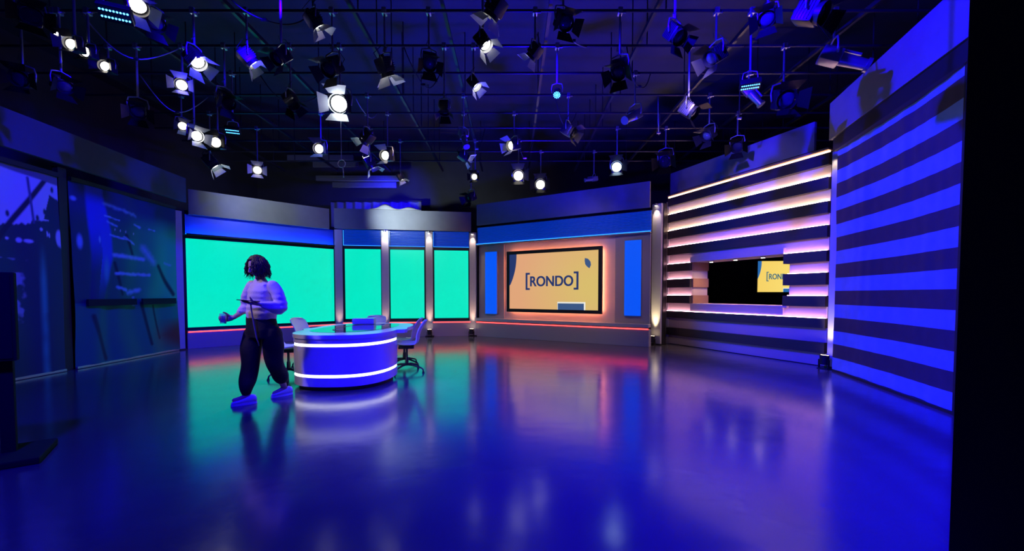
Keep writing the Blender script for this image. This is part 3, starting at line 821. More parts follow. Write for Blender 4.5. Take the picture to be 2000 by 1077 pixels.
bm = bmesh.new(); tube(bm, [(0.02, .2, .02), (.1, .24, .18), (.02, .14, .33), (-.05, .08, .30), (-.02, .04, .36)], .006, 6); LM['cable'] = mesh_of(bm, 'black')
bm = bmesh.new(); box(bm, -.045, .045, .08, .084, .255, .315); LM['tag'] = mesh_of(bm, 'tag')
# led bar
bm = bmesh.new(); box(bm, -.2, .2, -.04, .08, -.12, .12, bev=.015); LM['led_body'] = mesh_of(bm, 'dark_metal', 'auto')
bm = bmesh.new()
for r_ in (-.05, .05):
    for k in range(9): cyl(bm, (-.16 + .04 * k, -.048, r_), (-.16 + .04 * k, -.041, r_), .013, n=8)
LM['led_dots'] = mesh_of(bm, 'e_led')
bm = bmesh.new(); cyl(bm, (0, -.06, 0), (0, .12, 0), .12, .10, 24); LM['par_body'] = mesh_of(bm, 'dark_metal', 'auto')
bm = bmesh.new()
for rr, nn in ((0, 1), (.04, 6), (.08, 11)):
    for k in range(nn):
        a = 2 * PI * k / nn; cyl(bm, (rr * math.cos(a), -.068, rr * math.sin(a)), (rr * math.cos(a), -.061, rr * math.sin(a)), .014, n=8)
LM['par_dots'] = mesh_of(bm, 'e_led')
# long ellipsoidal spot
bm = bmesh.new(); box(bm, -.09, .09, .0, .24, -.09, .09, bev=.02); cyl(bm, (0, -.30, 0), (0, .0, 0), .065, .08, 18); cyl(bm, (0, -.34, 0), (0, -.30, 0), .085, n=18); box(bm, -.012, .012, -.2, .1, .09, .12)
LM['profile_body'] = mesh_of(bm, 'grey_metal', 'auto')

def part(name, me, root, loc, rot, scale=1.0, sz=None):
    o = bpy.data.objects.new(name, me); COL.objects.link(o); o.parent = root
    o.location = loc; o.rotation_euler = rot
    o.scale = (scale, scale, scale) if sz is None else sz
    return o

HEADS = []
def lamp(px, py, label, kind='fresnel', lens='e_lamp', pan=0, tilt=20, doors='d', scale=1.0, zt=4.2, group=None, tagged=False):
    """hang a lamp from the cross pipe nearest to where the photograph shows it"""
    v = -(py - YP) / FOC
    tanz = (-math.sin(PITCH) + v * math.cos(PITCH)) / (math.cos(PITCH) + v * math.sin(PITCH))
    yest = (zt - EYE) / max(tanz, .05)
    Y = min(ROWS, key=lambda r: abs(r - yest))
    p = seen(px, py, Y)
    i0 = ROWS.index(Y)
    for di in (0, 1, -1, 2, -2, 3):
        if not 0 <= i0 + di < len(ROWS): continue
        Y = ROWS[i0 + di]; p = seen(px, py, Y)
        if p.z > ZP - .30 * scale - .05: continue
        if all(abs(Y - h[0].y) > .5 or (Vector((p.x, p.z)) - Vector((h[0].x, h[0].z)))  .length > .33 * (scale + h[1]) for h in HEADS): break
    HEADS.append((p, scale))
    scale *= Y / ROWS[i0]
    cat = {'fresnel': 'studio light', 'led': 'led light', 'par': 'led light', 'profile': 'studio light'}[kind]
    nm = {'fresnel': 'studio_spotlight', 'led': 'led_panel_light', 'par': 'led_par_light', 'profile': 'profile_spotlight'}[kind]
    t = thing(nm, label, cat, (p.x, Y, ZP), 0, group)
    rp, rt = R(pan), R(tilt)
    head = (-.08 * math.sin(-rp) * scale * 0, 0, p.z - ZP)
    part('clamp', LM['clamp'], t, (0, 0, 0), (0, 0, 0))
    yt = .235 * scale
    L = ZP - p.z - yt - .05
    yo = (0.08 * math.sin(rp) * scale, -.08 * math.cos(rp) * scale, p.z - ZP)
    part('yoke', LM['yoke'], t, yo, (0, 0, rp), scale)
    part('hanger', LM['hanger'], t, (0, 0, p.z - ZP + yt), (0, 0, 0), sz=(1, 1, max(L, .03)))
    rot = Matrix.Rotation(rp, 4, 'Z') @ Matrix.Rotation(rt, 4, 'X')
    e = rot.to_euler()
    hl = Vector(head) - rot @ Vector((0, .08 * scale, 0))
    hl = tuple(hl)
    if kind == 'fresnel':
        part('housing', LM['housing'], t, hl, e, scale)
        part('lens', LM['lens_' + lens], t, hl, e, scale)
        for k in ('b_top', 'b_bot', 'b_l', 'b_r'):
            if random.random() < .12 and k in ('b_l', 'b_r'): continue
            part('barn_door', LM[k + doors], t, hl, e, scale)
        part('cable', LM['cable'], t, yo, (0, 0, rp), scale)
        if tagged: part('paper_tag', LM['tag'], t, yo, (0, 0, rp), scale)
    elif kind == 'led':
        part('housing', LM['led_body'], t, hl, e, scale); part('led_array', LM['led_dots'], t, hl, e, scale)['kind'] = 'stuff'
    elif kind == 'par':
        part('housing', LM['par_body'], t, hl, e, scale); part('led_array', LM['par_dots'], t, hl, e, scale)['kind'] = 'stuff'
    else:
        part('housing', LM['profile_body'], t, hl, e, scale)
    return t, p

# pan: + turns the face to camera-right, tilt: + points the face down
DOWN = 35
t, KEYP = lamp(665, 203, 'brightest lamp of the rig, glaring white, with a pull cord hanging below', lens='e_key', pan=10, tilt=24, doors='s', scale=1.08)
LIT = [
 (627, 292, 'round lit lamp just below left of the brightest lamp', 0, 12, 's', 0.85, 4.2),
 (757, 305, 'lit lamp above the right edge of the widest green screen, among dark barn doors', -15, 12, 's', .85, 4.2),
 (426, 280, 'round lit lamp at the right end of the left diagonal row of lamps', 12, 10, 'd', .85, 4.1),
 (380, 264, 'squarish lit lamp second from the right in the left diagonal row', 62, 22, 's', .75, 4.1),
 (355, 245, 'small lit lamp at the left end of the left diagonal row', 50, 25, 's', .6, 4.1),
 (411, 316, 'lamp with bright wing-shaped barn doors below the left diagonal row', 120, 50, 's', .9, 4.0),
 (503, 333, 'lit lamp with open barn doors above the person, lowest on the left', 30, 12, 's', .8, 4.0),
 (1013, 345, 'hazy lit lamp above the orange display, left of a pair', -4, 8, 'd', 1.1, 4.1),
 (1056, 362, 'hazy lit lamp above the orange display, right of a pair', -8, 8, 'd', 1.1, 4.1),
 (1004, 284, 'lit lamp with a pale flag, above the hazy pair', -50, 18, 's', .8, 4.25),
 (928, 346, 'small lit lamp above the column left of the orange display', -10, 12, 'd', .65, 4.1),
 (905, 305, 'small bright-edged lamp above and left of the hazy pair', 110, 30, 's', .7, 4.2),
 (943, 80, 'lit lamp with upright bright barn door, near top centre', 70, 55, 's', .6, 4.25),
 (925, 162, 'smaller lit lamp hanging under the top centre one', 75, 52, 's', .6, 4.3),
 (380, 114, 'large lamp with a curved bright barn door at upper left', 80, 50, 's', .75, 4.2),
 (147, 90, 'first of three bright lamps in a row at upper left', 8, 10, 'd', .52, 4.1),
 (174, 104, 'middle one of three bright lamps in a row at upper left', 8, 14, 'd', .48, 4.1),
 (212, 133, 'last and lowest of three bright lamps in a row at upper left', 10, 8, 'd', .55, 4.1),
 (266, 4, 'big lit lamp cut by the top edge of the view', 55, 50, 's', .65, 4.3),
 (106, 56, 'thin bright-edged lamp above the three lamps in a row', 120, 55, 's', .4, 4.2),
 (357, 168, 'lit lamp hanging above the left diagonal row, with blue housing', 28, 14, 's', .6, 4.1),
 (612, 38, 'lamp with a row of bright spots along its top edge, upper middle-left', 130, 50, 's', .6, 4.3),
 (483, 112, 'tilted lamp with bright bent barn door, between the two upper left clusters', 125, 45, 's', .7, 4.3),
 (752, 130, 'tagged lamp with blue and white barn doors, right of the brightest lamp', 150, 60, 's', .75, 4.3),
 (968, 14, 'large lamp with bright long flaps cut by the top edge at centre', -120, 50, 's', .75, 4.3),
 (1045, 100, 'sideways lamp with two bright flaps, right of top centre', -125, 40, 's', .6, 4.3),
 (718, 268, 'lamp wrapped in bright bluish flaps beside the brightest lamp', -110, 40, 's', .8, 4.3),
 (722, 318, 'lamp with a pale bag-like flap below the cluster beside the brightest lamp', 120, 60, 's', .8, 4.1),
 (782, 345, 'lamp with blue-lit door below right of the cluster behind the desk', 110, 60, 's', .6, 4.1),
]
for (px, py, lab, pan, tilt, d, s, zt) in LIT:
    lamp(px, py, lab, lens='e_hot' if abs(pan) > 60 else 'e_lamp', pan=pan, tilt=tilt, doors=d, scale=s, zt=zt, tagged=(px in (752, 722, 483, 612)))
lamp(1205, 328, 'cool white round lamp with blue glow, above the blue panel right of the orange display', lens='e_cool', pan=-18, tilt=8, doors='d', scale=1.0)
UNLIT = [
 (1300, 312, 'dark spotlight with blue-lit doors above the left end of the slatted wall', 'fresnel', -30, 30, 1.1),
 (1530, 195, 'spotlight with a blue-lit shield-shaped front above the slatted wall', 'fresnel', -15, 25, 1.1),
 (1628, 112, 'slanting silver spotlight hanging on a chain of brackets at upper right', 'profile', 70, 25, 1.0),
 (1582, 25, 'dark blue lamp head near the top right', 'fresnel', 40, 30, .8),
 (1500, 35, 'dark lamp between the two top right fixtures', 'fresnel', -40, 35, .7),
 (1462, 178, 'thin spotlight with a striped vent above the slatted wall', 'profile', 60, 55, .7),
 (1398, 108, 'cluster lamp with tiny highlights, upper right of centre', 'fresnel', -70, 35, .8),
 (1345, 215, 'dark spotlight hanging above the yellow-lit column', 'fresnel', 50, 40, .8),
 (1385, 262, 'dark spotlight with a curled cable above the slatted wall', 'fresnel', -60, 35, .8),
 (1160, 350, 'small blue-lit spotlight between the hazy pair and the cool lamp', 'profile', -80, 10, .6),
 (1318, 66, 'dark lamp with a pale tag at upper right', 'fresnel', 30, 50, .7),
 (1210, 135, 'dark spotlight above the blue point light', 'fresnel', -30, 50, .8),
 (1240, 225, 'dark sideways spotlight above the cool white lamp', 'profile', -50, 30, .8),
 (1110, 255, 'dark spotlight between the point light and the hazy pair', 'fresnel', 60, 35, .8),
 (868, 210, 'dark lamp with a pale oval flap in the middle of the rig', 'fresnel', 0, 80, .6),
 (838, 120, 'dark spotlight above the middle of the rig', 'fresnel', 20, 50, .7),
 (568, 195, 'spotlight with pale blue crumpled flap left of the brightest lamp', 'fresnel', 80, 60, .7),
 (440, 195, 'dark spotlight with grey arm above the left diagonal row', 'fresnel', 60, 40, .8),
 (550, 110, 'dark spotlight at upper middle-left', 'fresnel', -30, 45, .7),
 (300, 40, 'dark spotlight beside the lamp cut by the top edge', 'fresnel', 60, 40, .7),
 (45, 155, 'dark blue frame-shaped lamp at the far left', 'fresnel', 30, 20, .8),
 (120, 165, 'dark lamp with blue edge under the three lamps in a row', 'fresnel', 70, 30, .7),
 (60, 30, 'large dark blue lamp at the top left corner', 'fresnel', 50, 25, .8),
 (270, 215, 'dark lamp low at far left, above the printed drapes', 'fresnel', 40, 35, .8),
 (920, 385, 'dark lamp with blue doors hanging over the column left of the orange display', 'fresnel', -40, 30, .9),
 (905, 265, 'dark spotlight above the small lit lamps at centre', 'profile', 30, 60, .7),
 (650, 130, 'dark spotlight above the brightest lamp', 'fresnel', -20, 45, .8),
 (1440, 285, 'dark spotlight hanging low over the slatted wall', 'fresnel', -35, 30, .9),
 (1100, 40, 'dark spotlight at the top, right of centre', 'fresnel', 20, 45, .7),
]
for (px, py, lab, kind, pan, tilt, s) in UNLIT:
    lamp(px, py, lab, kind=kind, lens='glass_dark', pan=pan, tilt=tilt, doors='d' if 'silver' not in lab else 's', scale=s, tagged=('tag' in lab))
lamp(228, 22, 'blue light panel with two rows of glowing diodes at upper left', kind='led', pan=25, tilt=55, scale=.62)
lamp(1088, 180, 'blue point light with clustered diodes in the middle of the rig', kind='par', pan=-10, tilt=55, scale=.55)
lamp(455, 252, 'small deep blue led fixture above the left diagonal row of lamps', kind='led', pan=20, tilt=60, scale=.55)
lamp(1465, 160, 'led fixture with a striped pale front above the slatted wall', kind='led', pan=-20, tilt=78, scale=.6)
# power cables sagging between the cross pipes
CAB = [(-5.6, 3, -4.9, 4, .35), (-4.2, 5, -3.6, 6, .3), (-3.4, 2, -2.6, 3, .4), (-2.9, 6, -2.75, 7, .2), (-1.6, 4, -1.2, 5, .35), (-.9, 7, -.6, 8, .5), (.6, 3, 1.1, 4, .12), (.8, 6, 1.3, 7, .4), (1.7, 4, 2.3, 5, .45), (2.7, 6, 3.0, 7, .6), (3.3, 3, 3.45, 4, .12), (3.8, 5, 4.2, 6, .5), (-6.2, 5, -5.6, 6, .4), (.1, 8, .5, 9, .5)]
CL = ['cable sagging above the left printed drapes, nearer one', 'cable sagging over the upper left row of lamps', 'cable hanging near the top edge left of centre', 'cable sagging just left of the brightest lamp', 'cable sagging right of the brightest lamp', 'cable sagging above the lamp cluster behind the desk',
      'cable hanging near the top edge right of centre', 'cable sagging beside the blue point light', 'cable sagging above the cool white lamp', 'deeply sagging cable above the left end of the slatted wall', 'cable hanging near the top edge at upper right', 'cable sagging above the middle of the slatted wall', 'cable sagging above the left printed drapes, farther one', 'cable sagging above the hazy pair of lamps']
for i, (xa, ia, xb, ib, sag) in enumerate(CAB):
    a, b = Vector((xa, ROWS[ia], ZP - .02)), Vector((xb, ROWS[ib], ZP - .02))
    t = thing('power_cable', CL[i], 'cable', a, 0, 'sagging cables of the lighting grid')
    pts = []
    for k in range(17):
        u = k / 16; p = (b - a) * u; p.z -= sag * 4 * u * (1 - u) * (1 + .15 * math.sin(i + u * 5)); pts.append(p)
    bm = bmesh.new(); tube(bm, pts, .009, 6); obj('cable', bm, 'grey_metal' if i % 3 == 0 else 'black', t, True)
    bm = bmesh.new(); cyl(bm, pts[8] + Vector((-.035, 0, 0)), pts[8] + Vector((.035, 0, 0)), .022, n=10); obj('connector', bm, 'silver' if i % 2 else 'black', t)
# pull cord under the brightest lamp
q = seen(667, 320, KEYP.y)
t = thing('pull_cord', 'thin cord with a ring hanging under the brightest lamp', 'cord', (q.x, KEYP.y, q.z))
bm = bmesh.new(); tube(bm, [(0, 0, .05), (0, 0, (KEYP.z - q.z) - .10)], .006, 6); obj('cord', bm, 'silver', t)
bm = bmesh.new(); tube(bm, [(.055 * math.cos(a), 0, .055 * math.sin(a)) for a in [2 * PI * k / 24 for k in range(25)]], .007, 6); obj('ring', bm, 'silver', t)
bm = bmesh.new(); tube(bm, [(0.02, 0, -.055), (.03, 0, -.20)], .009, 6); obj('tassel', bm, 'silver', t)

# ------------------------------------------------------------------ desk
def sup(cx, cy, a, b, n, t0, t1, k):
    out = []
    for i in range(k + 1):
        th = t0 + (t1 - t0) * i / k
        c, s = math.cos(th), math.sin(th)
        out.append((cx + a * math.copysign(abs(c) ** (2 / n), c), cy - b * math.copysign(abs(s) ** (2 / n), s)))
    return out
front = sup(-2.47, 6.25, .69, .84, 2.5, PI, 0, 40)      # left, round the nose, to the right
ds = thing('anchor_desk', 'white curved presenter desk with two glowing white bands', 'desk', (-2.47, 6.5, 0))
def rel(pts): return [(x + 2.47, y - 6.5) for x, y in pts]
def inset(pts, d, c=(-2.47, 6.45)):
    out = []
    for x, y in pts:
        v = Vector((x - c[0], y - c[1])); l = v.length
        v = v * ((l - d) / l); out.append((c[0] + v.x, c[1] + v.y))
    return out
body = front + [(-1.80, 6.40), (-3.14, 6.40)]
bands = [(0.06, 0.182), (0.222, 0.596), (0.636, 0.70)]
for z0, z1 in bands:
    bm = bmesh.new(); prism(bm, rel(body), z0, z1); obj('front_panel', bm, 'white', ds, 'auto')
for z0, z1 in ((0.182, 0.222), (0.596, 0.636)):
    bm = bmesh.new(); prism(bm, rel(inset(body, .012)), z0, z1); obj('light_band', bm, 'e_desk', ds, 'auto')
bm = bmesh.new(); prism(bm, rel([(-2.36, 6.405), (-2.36, 7.3), (-2.82, 7.3), (-2.82, 6.405)]), 0.0, 0.70); obj('pedestal', bm, 'white', ds)
bm = bmesh.new(); prism(bm, rel(inset(body, .07)), 0.0, 0.06); obj('recessed_plinth', bm, 'black', ds)
def catmull(pts, k=6):
    n = len(pts); out = []
    for i in range(n):
        p0, p1, p2, p3 = [Vector(pts[(i + j - 1) % n]) for j in range(4)]
        for s in range(k):
            t_ = s / k
            out.append(tuple(.5 * ((2 * p1) + (p2 - p0) * t_ + (2 * p0 - 5 * p1 + 4 * p2 - p3) * t_ ** 2 + (3 * p1 - p0 - 3 * p2 + p3) * t_ ** 3)))
    return out
topo = inset(front, -.012) + catmull([(-1.77, 6.3), (-1.715, 6.7), (-1.74, 7.2), (-1.90, 7.62), (-2.15, 7.78), (-2.5, 7.82), (-2.95, 7.76), (-3.17, 7.5), (-3.23, 7.1), (-3.22, 6.7), (-3.185, 6.35)], 5)[:50]
bm = bmesh.new(); prism(bm, rel(topo), .70, .755); obj('desk_top', bm, 'white', ds, 'auto')
inl = catmull([(-3.02, 6.1), (-2.6, 5.75), (-2.15, 5.95), (-1.95, 6.6), (-2.02, 7.3), (-2.4, 7.55), (-2.85, 7.5), (-3.03, 7.0)], 6)
bm = bmesh.new(); prism(bm, rel(inl), .7555, .758); il = obj('glass_inlay', bm, 'glass_dark', ds)
inl2 = catmull([(-2.72, 6.2), (-2.35, 5.95), (-2.1, 6.15), (-2.05, 6.7), (-2.15, 7.2), (-2.5, 7.3), (-2.75, 6.9)], 6)
bm = bmesh.new(); prism(bm, rel(inl2), .7585, .7605); obj('touch_screen', bm, M['glass_dark'], il)
ed = [Vector((x + 2.47, y - 6.5, .7615)) for x, y in inl2]
bm = bmesh.new(); tube(bm, ed[30:42] + ed[:4], .004, 6); obj('orange_line', bm, M['oak_tan'], il)

t = thing('desk_box', 'low white box on the far end of the desk', 'box', (-2.66, 7.36, .7620), R(6))
obj('case', B((-.19, .19, -.10, .10, 0, .095), bev=.02), 'plastic', t)
obj('lid', B((-.185, .185, -.098, .098, .096, .106), bev=.004), 'white', t)

# ------------------------------------------------------------------ chairs
def chair_shell():
    """one-piece seat and back, facing -Y"""
    prof = [(-.235, .445, .20), (-.225, .465, .215), (-.16, .462, .225), (-.05, .445, .23), (.06, .440, .23), (.14, .455, .225), (.195, .495, .215), (.215, .55, .20),
            (.222, .62, .195), (.245, .69, .20), (.285, .76, .205), (.32, .815, .20), (.342, .85, .175), (.348, .868, .12)]
    bm = bmesh.new(); rows = []
    for k, (y, z, w) in enumerate(prof):
        row = []
        for i in range(13):
            u = (i - 6) / 6
            cz = (abs(u) ** 2.4) * (.035 if k < 7 else 0.0)
            cy = -(abs(u) ** 2.2) * (.05 if k >= 6 else .0)
            if k in (5, 6): cz *= .7; cy *= .6
            row.append(bm.verts.new((u * w, y + cy, z + cz)))
        rows.append(row)
    for a, b in zip(rows, rows[1:]):
        for i in range(12): bm.faces.new((a[i], a[i + 1], b[i + 1], b[i]))
    bmesh.ops.recalc_face_normals(bm, faces=bm.faces)
    bmesh.ops.solidify(bm, geom=bm.faces[:], thickness=.014)
    return bm
def make_chair(label, loc, rz):
    t = thing('swivel_chair', label, 'chair', loc, rz, 'white shell chairs around the desk')
    s = obj('seat_shell', chair_shell(), 'plastic', t, 'auto')
    bm = bmesh.new(); box(bm, -.13, .13, -.13, .12, .395, .432, bev=.01); obj('seat_mount', bm, 'black', t)
    bm = bmesh.new(); cyl(bm, (0, 0, .10), (0, 0, .24), .030, .026); cyl(bm, (0, 0, .24), (0, 0, .40), .018); obj('pedestal', bm, 'dark_metal', t, 'auto')
    for k in range(4):
        a = PI / 4 + k * PI / 2 + .2
        c, s_ = math.cos(a), math.sin(a)
        bm = bmesh.new(); tube(bm, [(0.02 * c, .02 * s_, .12), (.12 * c, .12 * s_, .115), (.29 * c, .29 * s_, .075), (.318 * c, .318 * s_, .055), (.325 * c, .325 * s_, .018)], [.02, .018, .013, .013, .012], 8)
        l = obj('leg', bm, 'dark_metal', t, True)
        bm = bmesh.new(); cyl(bm, (.325 * c, .325 * s_, 0), (.325 * c, .325 * s_, .02), .02, .018, 12); obj('glide', bm, 'black', l)
    return t
ch = make_chair('white shell chair at right of the desk, nearest to the camera', (-1.77, 6.86, 0), R(-78))
dup(ch, (-1.97, 7.46, 0), R(-84), 'white shell chair at right of the desk, standing behind the near one')
dup(ch, (-3.52, 6.42, 0), R(95), 'white shell chair left of the desk, mostly hidden behind the walking person')
dup(ch, (-3.68, 7.48, 0), R(80), 'white shell chair at the far left of the desk, only its back showing')
dup(ch, (-2.76, 8.12, 0), R(4), 'white shell chair at the far end of the desk, facing the camera')

# ------------------------------------------------------------------ monitor on a stand at the left edge
t = thing('floor_monitor', 'black monitor on a stand cut by the left edge of the view', 'monitor', (-4.19, 2.98, 0), R(38))
obj('display_panel', B((-.45, .38, -.035, .035, .78, 1.47), bev=.01), 'black_cloth', t)
obj('screen', B((-.43, .36, -.040, -.0355, .80, 1.45)), 'black_cloth', t)
obj('pole', B((.26, .34, .036, .09, .03, 1.2), bev=.006), 'black_cloth', t)
obj('pole', B((-.30, -.22, .036, .09, .03, 1.2), bev=.006), 'black_cloth', t)
obj('base_plate', B((-.42, .52, -.26, .30, 0.0, .05), bev=.012), 'black_cloth', t)

# ------------------------------------------------------------------ the walking person
PO = Vector((-3.02, 4.92, 0))
def P(px, py, Y): return seen(px, py, Y) - PO
per = thing('person', 'person in pale jumper and black trousers walking past the desk, holding tablet and glass', 'person', PO)

def loft(bm, rings, n=28, power=2.3):
    """rings: (centre, rx, ry, yaw) horizontal superellipses joined upwards"""
    rr = []
    for c, rx, ry, yaw in rings:
        row = []
        for k in range(n):
            a = 2 * PI * k / n
            x = rx * math.copysign(abs(math.cos(a)) ** (2 / power), math.cos(a)); y = ry * math.copysign(abs(math.sin(a)) ** (2 / power), math.sin(a))
            row.append(bm.verts.new((c[0] + x * math.cos(yaw) - y * math.sin(yaw), c[1] + x * math.sin(yaw) + y * math.cos(yaw), c[2])))
        rr.append(row)
    for a, b in zip(rr, rr[1:]):
        for k in range(n): bm.faces.new((a[k], a[(k + 1) % n], b[(k + 1) % n], b[k]))
    bm.faces.new(rr[0][::-1]); bm.faces.new(rr[-1])

def smooth_path(pts, rad, k=5):
    """catmull path with radii"""
    P_ = [Vector(p) for p in pts]; out, ro = [], []
    for i in range(len(P_) - 1):
        p0, p1, p2, p3 = P_[max(i - 1, 0)], P_[i], P_[i + 1], P_[min(i + 2, len(P_) - 1)]
        for s in range(k):
            t_ = s / k
            out.append(.5 * ((2 * p1) + (p2 - p0) * t_ + (2 * p0 - 5 * p1 + 4 * p2 - p3) * t_ ** 2 + (3 * p1 - p0 - 3 * p2 + p3) * t_ ** 3))
            ro.append(rad[i] + (rad[i + 1] - rad[i]) * t_)
    out.append(P_[-1]); ro.append(rad[-1])
    return out, ro
def limb(bm, pts, rad, n=16, k=5):
    p, r = smooth_path(pts, rad, k); tube(bm, p, r, n)
    for c, q in ((p[0], r[0]), (p[-1], r[-1])):
        bmesh.ops.create_uvsphere(bm, u_segments=12, v_segments=8, radius=q * .98, matrix=Matrix.Translation(c))

def fuse(bm, vox, fold=0.0, fs=6.0, sm=3, fn=None):
    """one continuous skin around everything in bm"""
    me = bpy.data.meshes.new('tmp'); bm.to_mesh(me); bm.free()
    o = bpy.data.objects.new('tmp', me); COL.objects.link(o)
    md = o.modifiers.new('r', 'REMESH'); md.mode = 'VOXEL'; md.voxel_size = vox
    s = o.modifiers.new('s', 'SMOOTH'); s.iterations = sm; s.factor = .5
    dg = bpy.context.evaluated_depsgraph_get(); dg.update()
    m2 = bpy.data.meshes.new_from_object(o.evaluated_get(dg))
    bpy.data.objects.remove(o)
    b2 = bmesh.new(); b2.from_mesh(m2)
    b2.normal_update()
    if fold or fn:
        for v in b2.verts:
            d = fold * noise.noise(Vector((v.co.x * fs, v.co.y * fs, v.co.z * fs * .55))) if fold else 0
            if fn: d += fn(v.co)
            v.co += v.normal * d
    return b2

YAW = R(-28)
# joints
neck, headc = P(509, 546, 4.93), P(502.5, 521, 4.90)
rs, ls = P(489, 557, 5.03), P(536, 557, 4.86)
re, le = P(481, 600, 5.03), P(547, 599, 4.84)
rw, lw = P(456, 621, 4.86), P(507, 594, 4.66)
rh, lh = P(495, 648, 4.98), P(529, 648, 4.92)
rk, lk = P(489, 708, 4.90), P(534, 704, 4.98)
ra, la = P(483, 771, 4.80), P(556, 757, 5.22)
pel, waist, chest = P(512, 638, 4.95), P(511, 615, 4.95), P(511, 580, 4.94)

def fingers(bm, o, ex, ey, ez, curl, spread=0.08, k=1.0, thumb=(.5, .6)):
    """palm, four fingers and thumb; ex towards the fingertips, ey to the thumb side, ez out of the back of the hand"""
    F = lambda x, y, z: o + (ex * x + ey * y + ez * z) * k
    limb(bm, [F(-.02, 0, 0), F(.01, 0, 0)], [.023, .024], 10, 3)
    for y in (-.028, -.010, .010, .028):
        limb(bm, [F(.0, y * .6, 0), F(.045, y * .95, .002), F(.088, y, 0)], [.018, .0155, .0125], 8, 3)
    for y, l, c in ((.031, .92, 0), (.010, 1.0, .0), (-.011, .95, .05), (-.031, .78, .1)):
        p = Vector((.086, y, 0)); a = 0; pts = [F(*p)]
        for s, sl in enumerate((.043, .027, .021)):
            a += curl[s] + c
            p = p + Vector((math.cos(a) * sl * l, spread * y * 6 * sl, -math.sin(a) * sl * l)); pts.append(F(*p))
        limb(bm, pts, [.0098, .0090, .0082, .0068], 8, 3)
    t0, t1 = thumb
    p = Vector((.018, .026, -.006)); pts = [F(*p)]
    for s, sl in enumerate((.042, .032, .026)):
        p = p + Vector((math.cos(t0 + .1 * s) * sl * .8, math.sin(t0 - .35 * s) * sl, -math.sin(t1 + .25 * s) * sl)); pts.append(F(*p))
    limb(bm, pts, [.015, .0125, .0105, .0080], 8, 3)

# skin: one continuous body with head, arms, hands and legs
bm = bmesh.new()
HR = Matrix.Rotation(R(-36), 3, 'Z') @ Matrix.Rotation(R(22), 3, 'X')
hb = bmesh.new()
bmesh.ops.create_uvsphere(hb, u_segments=40, v_segments=28, radius=1.0)
for v in hb.verts:
    x, y, z = v.co
    w = .074 * (1 - .30 * max(0, -z - .1) ** 1.2)                 # jaw narrows
    q = Vector((x * w, y * (.094 if y > 0 else .088) * (1 - .10 * max(0, -z)), z * .116 + (.0 if z > 0 else 0)))
    if y < 0:
        q.y -= .010 * max(0, 1 - abs(x) / .5) * max(0, 1 - abs(z + .88) / .28)     # chin
        q.y += .010 * math.exp(-((abs(x) - .38) / .16) ** 2 - ((z - .06) / .12) ** 2)   # eye sockets
        q.y -= .004 * math.exp(-(x / .6) ** 2 - ((z - .24) / .1) ** 2)               # brow
        q.y -= .005 * math.exp(-(x / .28) ** 2 - ((z + .52) / .12) ** 2)             # mouth
        q.y -= .005 * math.exp(-((abs(x) - .55) / .2) ** 2 - ((z + .18) / .2) ** 2)  # cheeks
    v.co = q
limb(hb, [(0, -.083, .016), (0, -.098, -.010), (0, -.107, -.030)], [.008, .010, .0125], 8, 3)      # nose
for s in (-1, 1):
    bmesh.ops.create_uvsphere(hb, u_segments=8, v_segments=6, radius=.008, matrix=Matrix.Translation((s * .011, -.094, -.033)))
    limb(hb, [(s * .076, .004, .022), (s * .083, .016, .010), (s * .078, .008, -.024)], [.010, .012, .008], 8, 3)   # ears
bmesh.ops.transform(hb, verts=hb.verts, matrix=Matrix.Translation(headc) @ HR.to_4x4())
tmp = bpy.data.meshes.new('t'); hb.to_mesh(tmp); hb.free(); bm.from_mesh(tmp)
limb(bm, [neck - Vector((0, 0, .05)), neck, (neck + headc) / 2 + Vector((0, .015, 0)), headc + Vector((.01, .02, -.04))], [.07, .056, .052, .055], 16)
loft(bm, [((pel.x, pel.y, pel.z - .08), .14, .095, YAW), (tuple(waist), .125, .09, YAW), (tuple(chest), .14, .095, YAW), ((neck.x, neck.y, neck.z - .10), .13, .075, YAW), ((neck.x, neck.y, neck.z - .03), .06, .05, YAW)])
limb(bm, [rs, re, rw], [.045, .037, .024]); limb(bm, [ls, le, lw], [.045, .037, .024])
limb(bm, [rh, rk, ra + Vector((0, 0, .0))], [.075, .052, .036]); limb(bm, [lh, lk, la], [.075, .052, .036])
limb(bm, [ra, ra + Vector((-.04, -.03, -.035)), ra + Vector((-.11, -.07, -.05))], [.034, .03, .022]); limb(bm, [la, la + Vector((-.03, -.04, -.03)), la + Vector((-.08, -.10, -.05))], [.034, .03, .022])
# right hand round the glass
ex = Vector((-.90, -.42, -.10)).normalized(); ey = Vector((0, 0, 1)) - ex * ex.z; ey.normalize()
pn = Vector((.42, -.90, 0)).normalized()            # the way the palm looks
fingers(bm, rw + ex * .02, ex, ey, -pn, (.75, .85, .6), .02, .95, (.9, .7))
GL = rw + ex * .095 + pn * .040
# left hand under the tablet
ex2 = Vector((-.96, -.22, .10)).normalized(); up = Vector((0, 0, 1)); ey2 = up.cross(ex2) * -1; ey2 = -ey2 if ey2.y > 0 else ey2; ey2.normalize()
pn2 = (up - ex2 * up.dot(ex2)).normalized()
fingers(bm, lw + ex2 * .02, ex2, ey2, -pn2, (.18, .2, .15), .1, .95, (1.0, .55))
bd_ = obj('body', fuse(bm, .0052, sm=2), 'skin', per, True)

